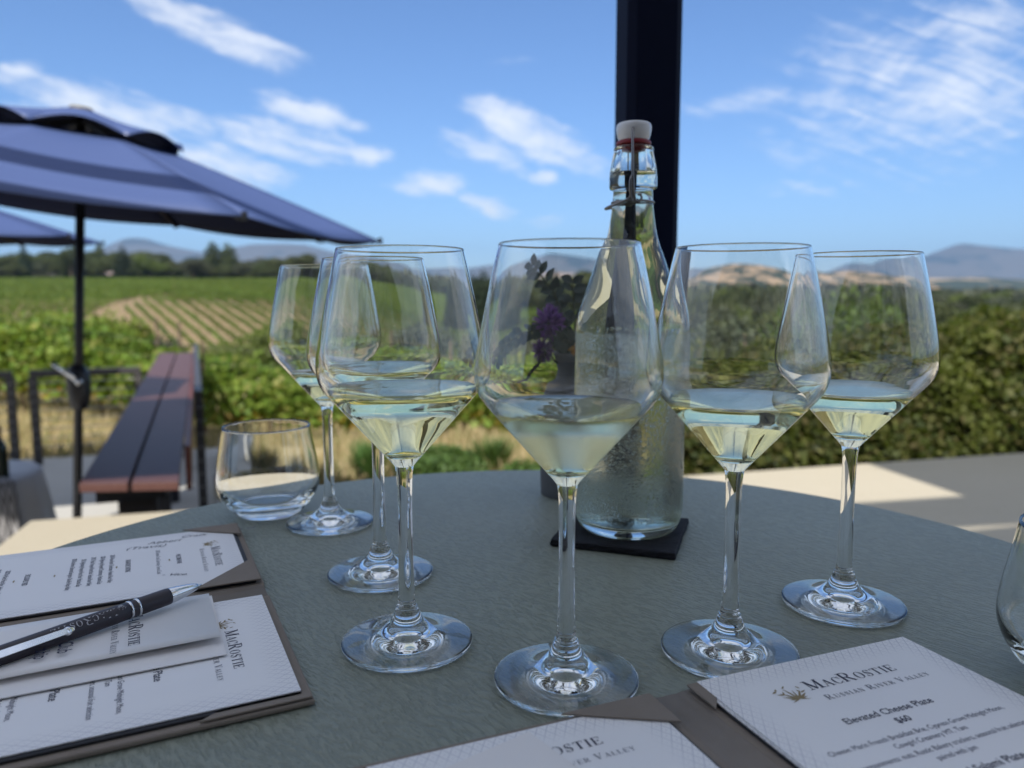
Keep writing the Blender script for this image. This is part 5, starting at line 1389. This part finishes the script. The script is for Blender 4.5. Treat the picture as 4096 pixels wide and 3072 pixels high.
# tree line beyond the field
a = -1.0
while a < .17:
    y2 = 343 + rnd.uniform(-2, 5)
    plant(rnd.choice([PO[0], PO[1], PG[0], PG[1]]), a * y2, y2, rnd.uniform(3.8, 5.6), 9.5, 'low scrubby tree along the top edge of the vineyard', GF, z=TZ(a * y2, y2) - 1.2, sx=1.9)
    a += .0135 * rnd.uniform(.8, 1.2)
for row, (y_, hmin, hmax, step) in enumerate(((342, 6.5, 10, .021), (362, 9, 13.5, .020), (395, 10, 15.5, .020))):
    a = -1.0
    while a < .20:
        y2 = y_ + rnd.uniform(-8, 8); h = rnd.uniform(hmin, hmax) * (1.12 if a < -.45 else .92) * (.85 if a > -.16 else 1)
        if row == 0 and rnd.random() < .15: h *= .7
        p_ = rnd.choice([PO[0], PO[1], PO[2], PG[0], PG[1], PO[0], PO[1]])
        hb = 9 if p_ in PG else 10
        plant(p_, a * y2, y2, h, hb, {'oak_tree': 'rounded dark green oak in the tree line beyond the vineyard', 'olive_tree': 'rounded grey green tree in the tree line beyond the vineyard'}[p_.name.split('.')[0]], GF, sx=1.25)
        a += step * rnd.uniform(.75, 1.25)
SPEC = 'trees that stand out above the tree line'
for (a, y_, h, p_, hb, lb, sx) in (
    (-.633, 343, 16.9, PC[0], 16, 'pointed dark conifer at the far left of the tree line', 1.0),
    (-.573, 335, 15.6, PO[2], 10, 'dark rounded tree just left of the umbrella pole', .85),
    (-.535, 384, 19.4, PP[0], 13, 'tall narrow tree on the ridge right of the umbrella pole', 1.1),
    (-.505, 335, 15.6, PC[0], 16, 'dark conifer under the left mountain peak', 1.45),
    (-.470, 337, 11.9, PL[0], 9, 'bright yellow green tree in the left tree line', 1.4),
    (-.415, 326, 10.6, PG[0], 9, 'broad grey green tree in the middle of the left tree line', 1.4),
    (-.388, 352, 18.1, PP[0], 13, 'left of two tall poplars behind the umbrella tip', 1.35),
    (-.368, 354, 17.5, PP[0], 13, 'right of two tall poplars behind the umbrella tip', 1.45),
    (-.275, 335, 13.8, PO[0], 10, 'dark tree seen through the farthest left glass', 1.2),
    (-.20, 335, 14.4, PO[1], 10, 'dark tree seen between the front left glass rims', 1.2),
    (-.060, 150, 10.5, PC[0], 16, 'left one of the dark conifers between the two front glasses', 1.3),
    (-.050, 155, 12.2, PC[0], 16, 'tallest dark conifer between the two front glasses', 1.25),
    (-.037, 152, 13.5, PC[0], 16, 'right hand dark conifer between the two front glasses', 1.25),
    (-.022, 158, 11.0, PC[0], 16, 'shorter conifer seen through the central glass', 1.4),
    (-.008, 165, 9.0, PO[2], 10, 'dark rounded tree seen through the central glass', 1.3),
    (.052, 170, 12.5, PC[0], 16, 'cone shaped tree behind the eucalyptus in the central glass', 1.7),
    (.098, 175, 13.5, PO[0], 10, 'dark tree just left of the bottle shoulder', .9),
    (.03, 185, 8.0, PG[1], 9, 'low grey tree left of the bottle', 1.3), (.075, 190, 8.0, PO[1], 10, 'low dark tree left of the bottle', 1.3)):
    plant(p_, a * y_, y_, h, hb, lb, SPEC, sx=sx)
# wooded valley on the right
GR = 'trees filling the valley at the right'
GRL = {'oak_tree': 'dark green oak in the wooded valley at the right', 'olive_tree': 'grey green tree in the wooded valley at the right', 'willow_tree': 'pale green tree in the wooded valley at the right'}
for (y0, y1, step, hm, hx) in ((24, 32, .085, 5.0, 6.6), (38, 50, .07, 6.5, 9), (58, 75, .055, 8, 10), (85, 110, .045, 8, 11), (120, 155, .035, 8, 11), (170, 215, .030, 8, 11), (235, 290, .028, 9, 12), (310, 400, .026, 9, 13)):
    a = .16
    while a < 1.05:
        y2 = rnd.uniform(y0, y1)
        # keep the bare brown clearing seen through the right-hand glass
        if .262 < a < .305 and 45 < y2 < 118: a += step * .5; continue
        p_ = rnd.choice([PO[0], PO[1], PO[2], PG[0], PG[1], PG[0], PL[0]]); hb = 10 if p_ in PO else 9
        zb = TZ(a * y2, y2)
        e_top = float(np.interp(y2, [24, 40, 60, 100, 150, 220, 400], [-.085, -.055, -.035, -.018, -.004 + (.014 if a < .40 else 0), .001, .006])) + rnd.uniform(-.010, .006)
        hgt_ = max(1.6, .95 + e_top * y2 - zb)
        if hgt_ > 15: a += step * .5; continue
        plant(p_, a * y2, y2, hgt_, hb, GRL[p_.name.split('.')[0]], GR, sx=1.2)
        a += step * rnd.uniform(.75, 1.25)
# far wood beyond the valley: nobody could count it
n = 26000
a = rng.uniform(-.2, 1.15, n); y_ = rng.uniform(430, 1500, n) ** 1.0; x_ = a * y_
P = np.stack([x_, y_, terrain(x_, y_) + rng.uniform(2, 11, n)], 1)
V, Q = leaves(P, 7.5)
tag(link('far_wood', fast_mesh(V, Q), M_grey), 'far wooded plain at the right fading towards the hills', 'wood', kind='stuff')

# round bushes at the foot of the vineyard
GB = 'rounded bushes at the foot of the vineyard'
for a, y_, e_, lb, sx in ((-.345, 47, -.030, 'large round bush behind the counter, left of the glasses', 1.5), (-.312, 50, -.036, 'round bush just right of the large one', 1.6), (-.475, 46, -.040, 'small grey bush right of the umbrella pole', 1.3), (-.11, 48, -.040, 'bush seen through the front left glass', 1.5), (.02, 46, -.045, 'bush seen through the central glass', 1.5), (.12, 40, -.040, 'bush behind the bottle', 1.4)):
    h = .95 + e_ * y_ - TZ(a * y_, y_)
    plant(PL[0] if e_ > -.038 else PG[0], a * y_, y_, h, 9, lb, GB, sx=sx)

# low planting near the patio
def clump(x, y, r, h, n, mt, name, label, cat, group=None, size=.05, blade=False, z=None):
    z = -.85 if z is None else z
    e = empty(name, (x, y, z), 0, label, cat, group)
    rr = np.random.default_rng(int(abs(x * 1000 + y * 77)))
    if blade:
        a_ = rr.uniform(0, 2 * np.pi, n); le = rr.uniform(.5, 1.1, n) * h; sp_ = rr.uniform(.1, 1, n) * r
        b0 = np.stack([np.cos(a_) * sp_ * .25, np.sin(a_) * sp_ * .25, np.zeros(n)], 1); t0 = np.stack([np.cos(a_) * sp_, np.sin(a_) * sp_, le], 1)
        sd_ = np.stack([-np.sin(a_), np.cos(a_), np.zeros(n)], 1) * .008
        m0 = (b0 + t0) / 2 + np.array([0, 0, .12]) * le[:, None]
        V = np.stack([b0 - sd_, b0 + sd_, m0 + sd_, m0 - sd_, m0 - sd_, m0 + sd_, t0 + sd_ * .1, t0 - sd_ * .1], 1).reshape(-1, 3)
        Q = np.concatenate([np.arange(8 * n).reshape(n, 8)[:, :4], np.arange(8 * n).reshape(n, 8)[:, 4:]])
        link('blades', fast_mesh(V, Q), mt, e)
    else:
        P, Nn = crown_pts([(0, 0, h * .5, r, h / (2 * r))] + [(r * .5 * math.cos(k), r * .5 * math.sin(k), h * .5, r * .6, .9 * h / (2 * r) * 1.4) for k in range(0, 6)], n)
        P[:, 2] = np.maximum(P[:, 2], .01)
        V, Q = leaves(P, size, Nn, .3); link('foliage', fast_mesh(V, Q), mt, e)
    return e
clump(-.66, 6.9, .42, .48, 3200, M_shrub, 'garden_shrub', 'soft green shrub behind the table between the front glasses', 'shrub', 'garden shrubs', z=-.9)
clump(.15, 6.8, .30, .36, 1800, M_shrub, 'garden_shrub', 'small green shrub behind the table near the bottle', 'shrub', 'garden shrubs', z=-.9)
clump(-1.05, 5.6, .30, .30, 1400, M_shrub, 'garden_shrub', 'low shrub on the mulch behind the glass stems', 'shrub', 'garden shrubs')
clump(.75, 5.0, .36, .62, 2600, M_hedge, 'garden_shrub', 'dark shrub right behind the water bottle', 'shrub', 'garden shrubs')
for x, y in ((-2.05, 5.8), (-1.75, 6.5), (-2.4, 7.2), (-1.4, 7.4), (-.2, 7.6)):
    e = clump(x, y, .34, .36, 420, M_grass if x < -1.5 else M_shrub, 'grass_tuft', 'tuft of fine ornamental grass in the mulch bed', 'grass tuft', 'tufts in the mulch bed', blade=True)
# dry grass under the vines
n = 42000
x_ = rng.uniform(-11, 6.5, n); y_ = 6.6 + 9 * rng.random(n) ** 1.1
keep = ~((x_ < -2.2) & (y_ < 8.9 + (x_ + 3.5) * .35)) & ~((x_ > -3.0) & (y_ < 6.9 + np.maximum(0, -1.3 - x_) * .7)) & ~((x_ > .7) & (y_ < 6.9))
x_, y_ = x_[keep], y_[keep]; n = len(x_)
dens = np.array([mnoise.noise(Vector((a * .9, b_ * .9, 2))) for a, b_ in zip(x_, y_)])
le = rng.uniform(.05, .26, n) * (1 + .5 * dens); a_ = rng.uniform(0, 2 * np.pi, n); z_ = terrain(x_, y_) - .01
b0 = np.stack([x_, y_, z_], 1); t0 = b0 + np.stack([np.cos(a_) * le * .5, np.sin(a_) * le * .5, le], 1)
sd_ = np.stack([np.ones(n), np.zeros(n), np.zeros(n)], 1) * .011
V = np.stack([b0 - sd_, b0 + sd_, t0 + sd_ * .25, t0 - sd_ * .25], 1).reshape(-1, 3)
tag(link('dry_grass', fast_mesh(V, np.arange(4 * n).reshape(n, 4)), M_grass), 'dry golden grass under the vines behind the fence', 'grass', kind='stuff')

# ------------------------------------------------------------------ air
mb = MB(); mb.box(-14800, 14800, -14800, 14800, -30, 900)
M_haze, gg, out = mat('pale_haze')
pv = gg.n('ShaderNodeVolumePrincipled'); pv.inputs['Color'].default_value = (.40, .65, 1, 1); pv.inputs['Density'].default_value = 7.5e-5; pv.inputs['Anisotropy'].default_value = .2
gg.put(out.inputs['Volume'], pv.outputs[0])
hz = mb.build('haze', M_haze); tag(hz, kind='stuff', label='thin summer haze over the valley', cat='haze')
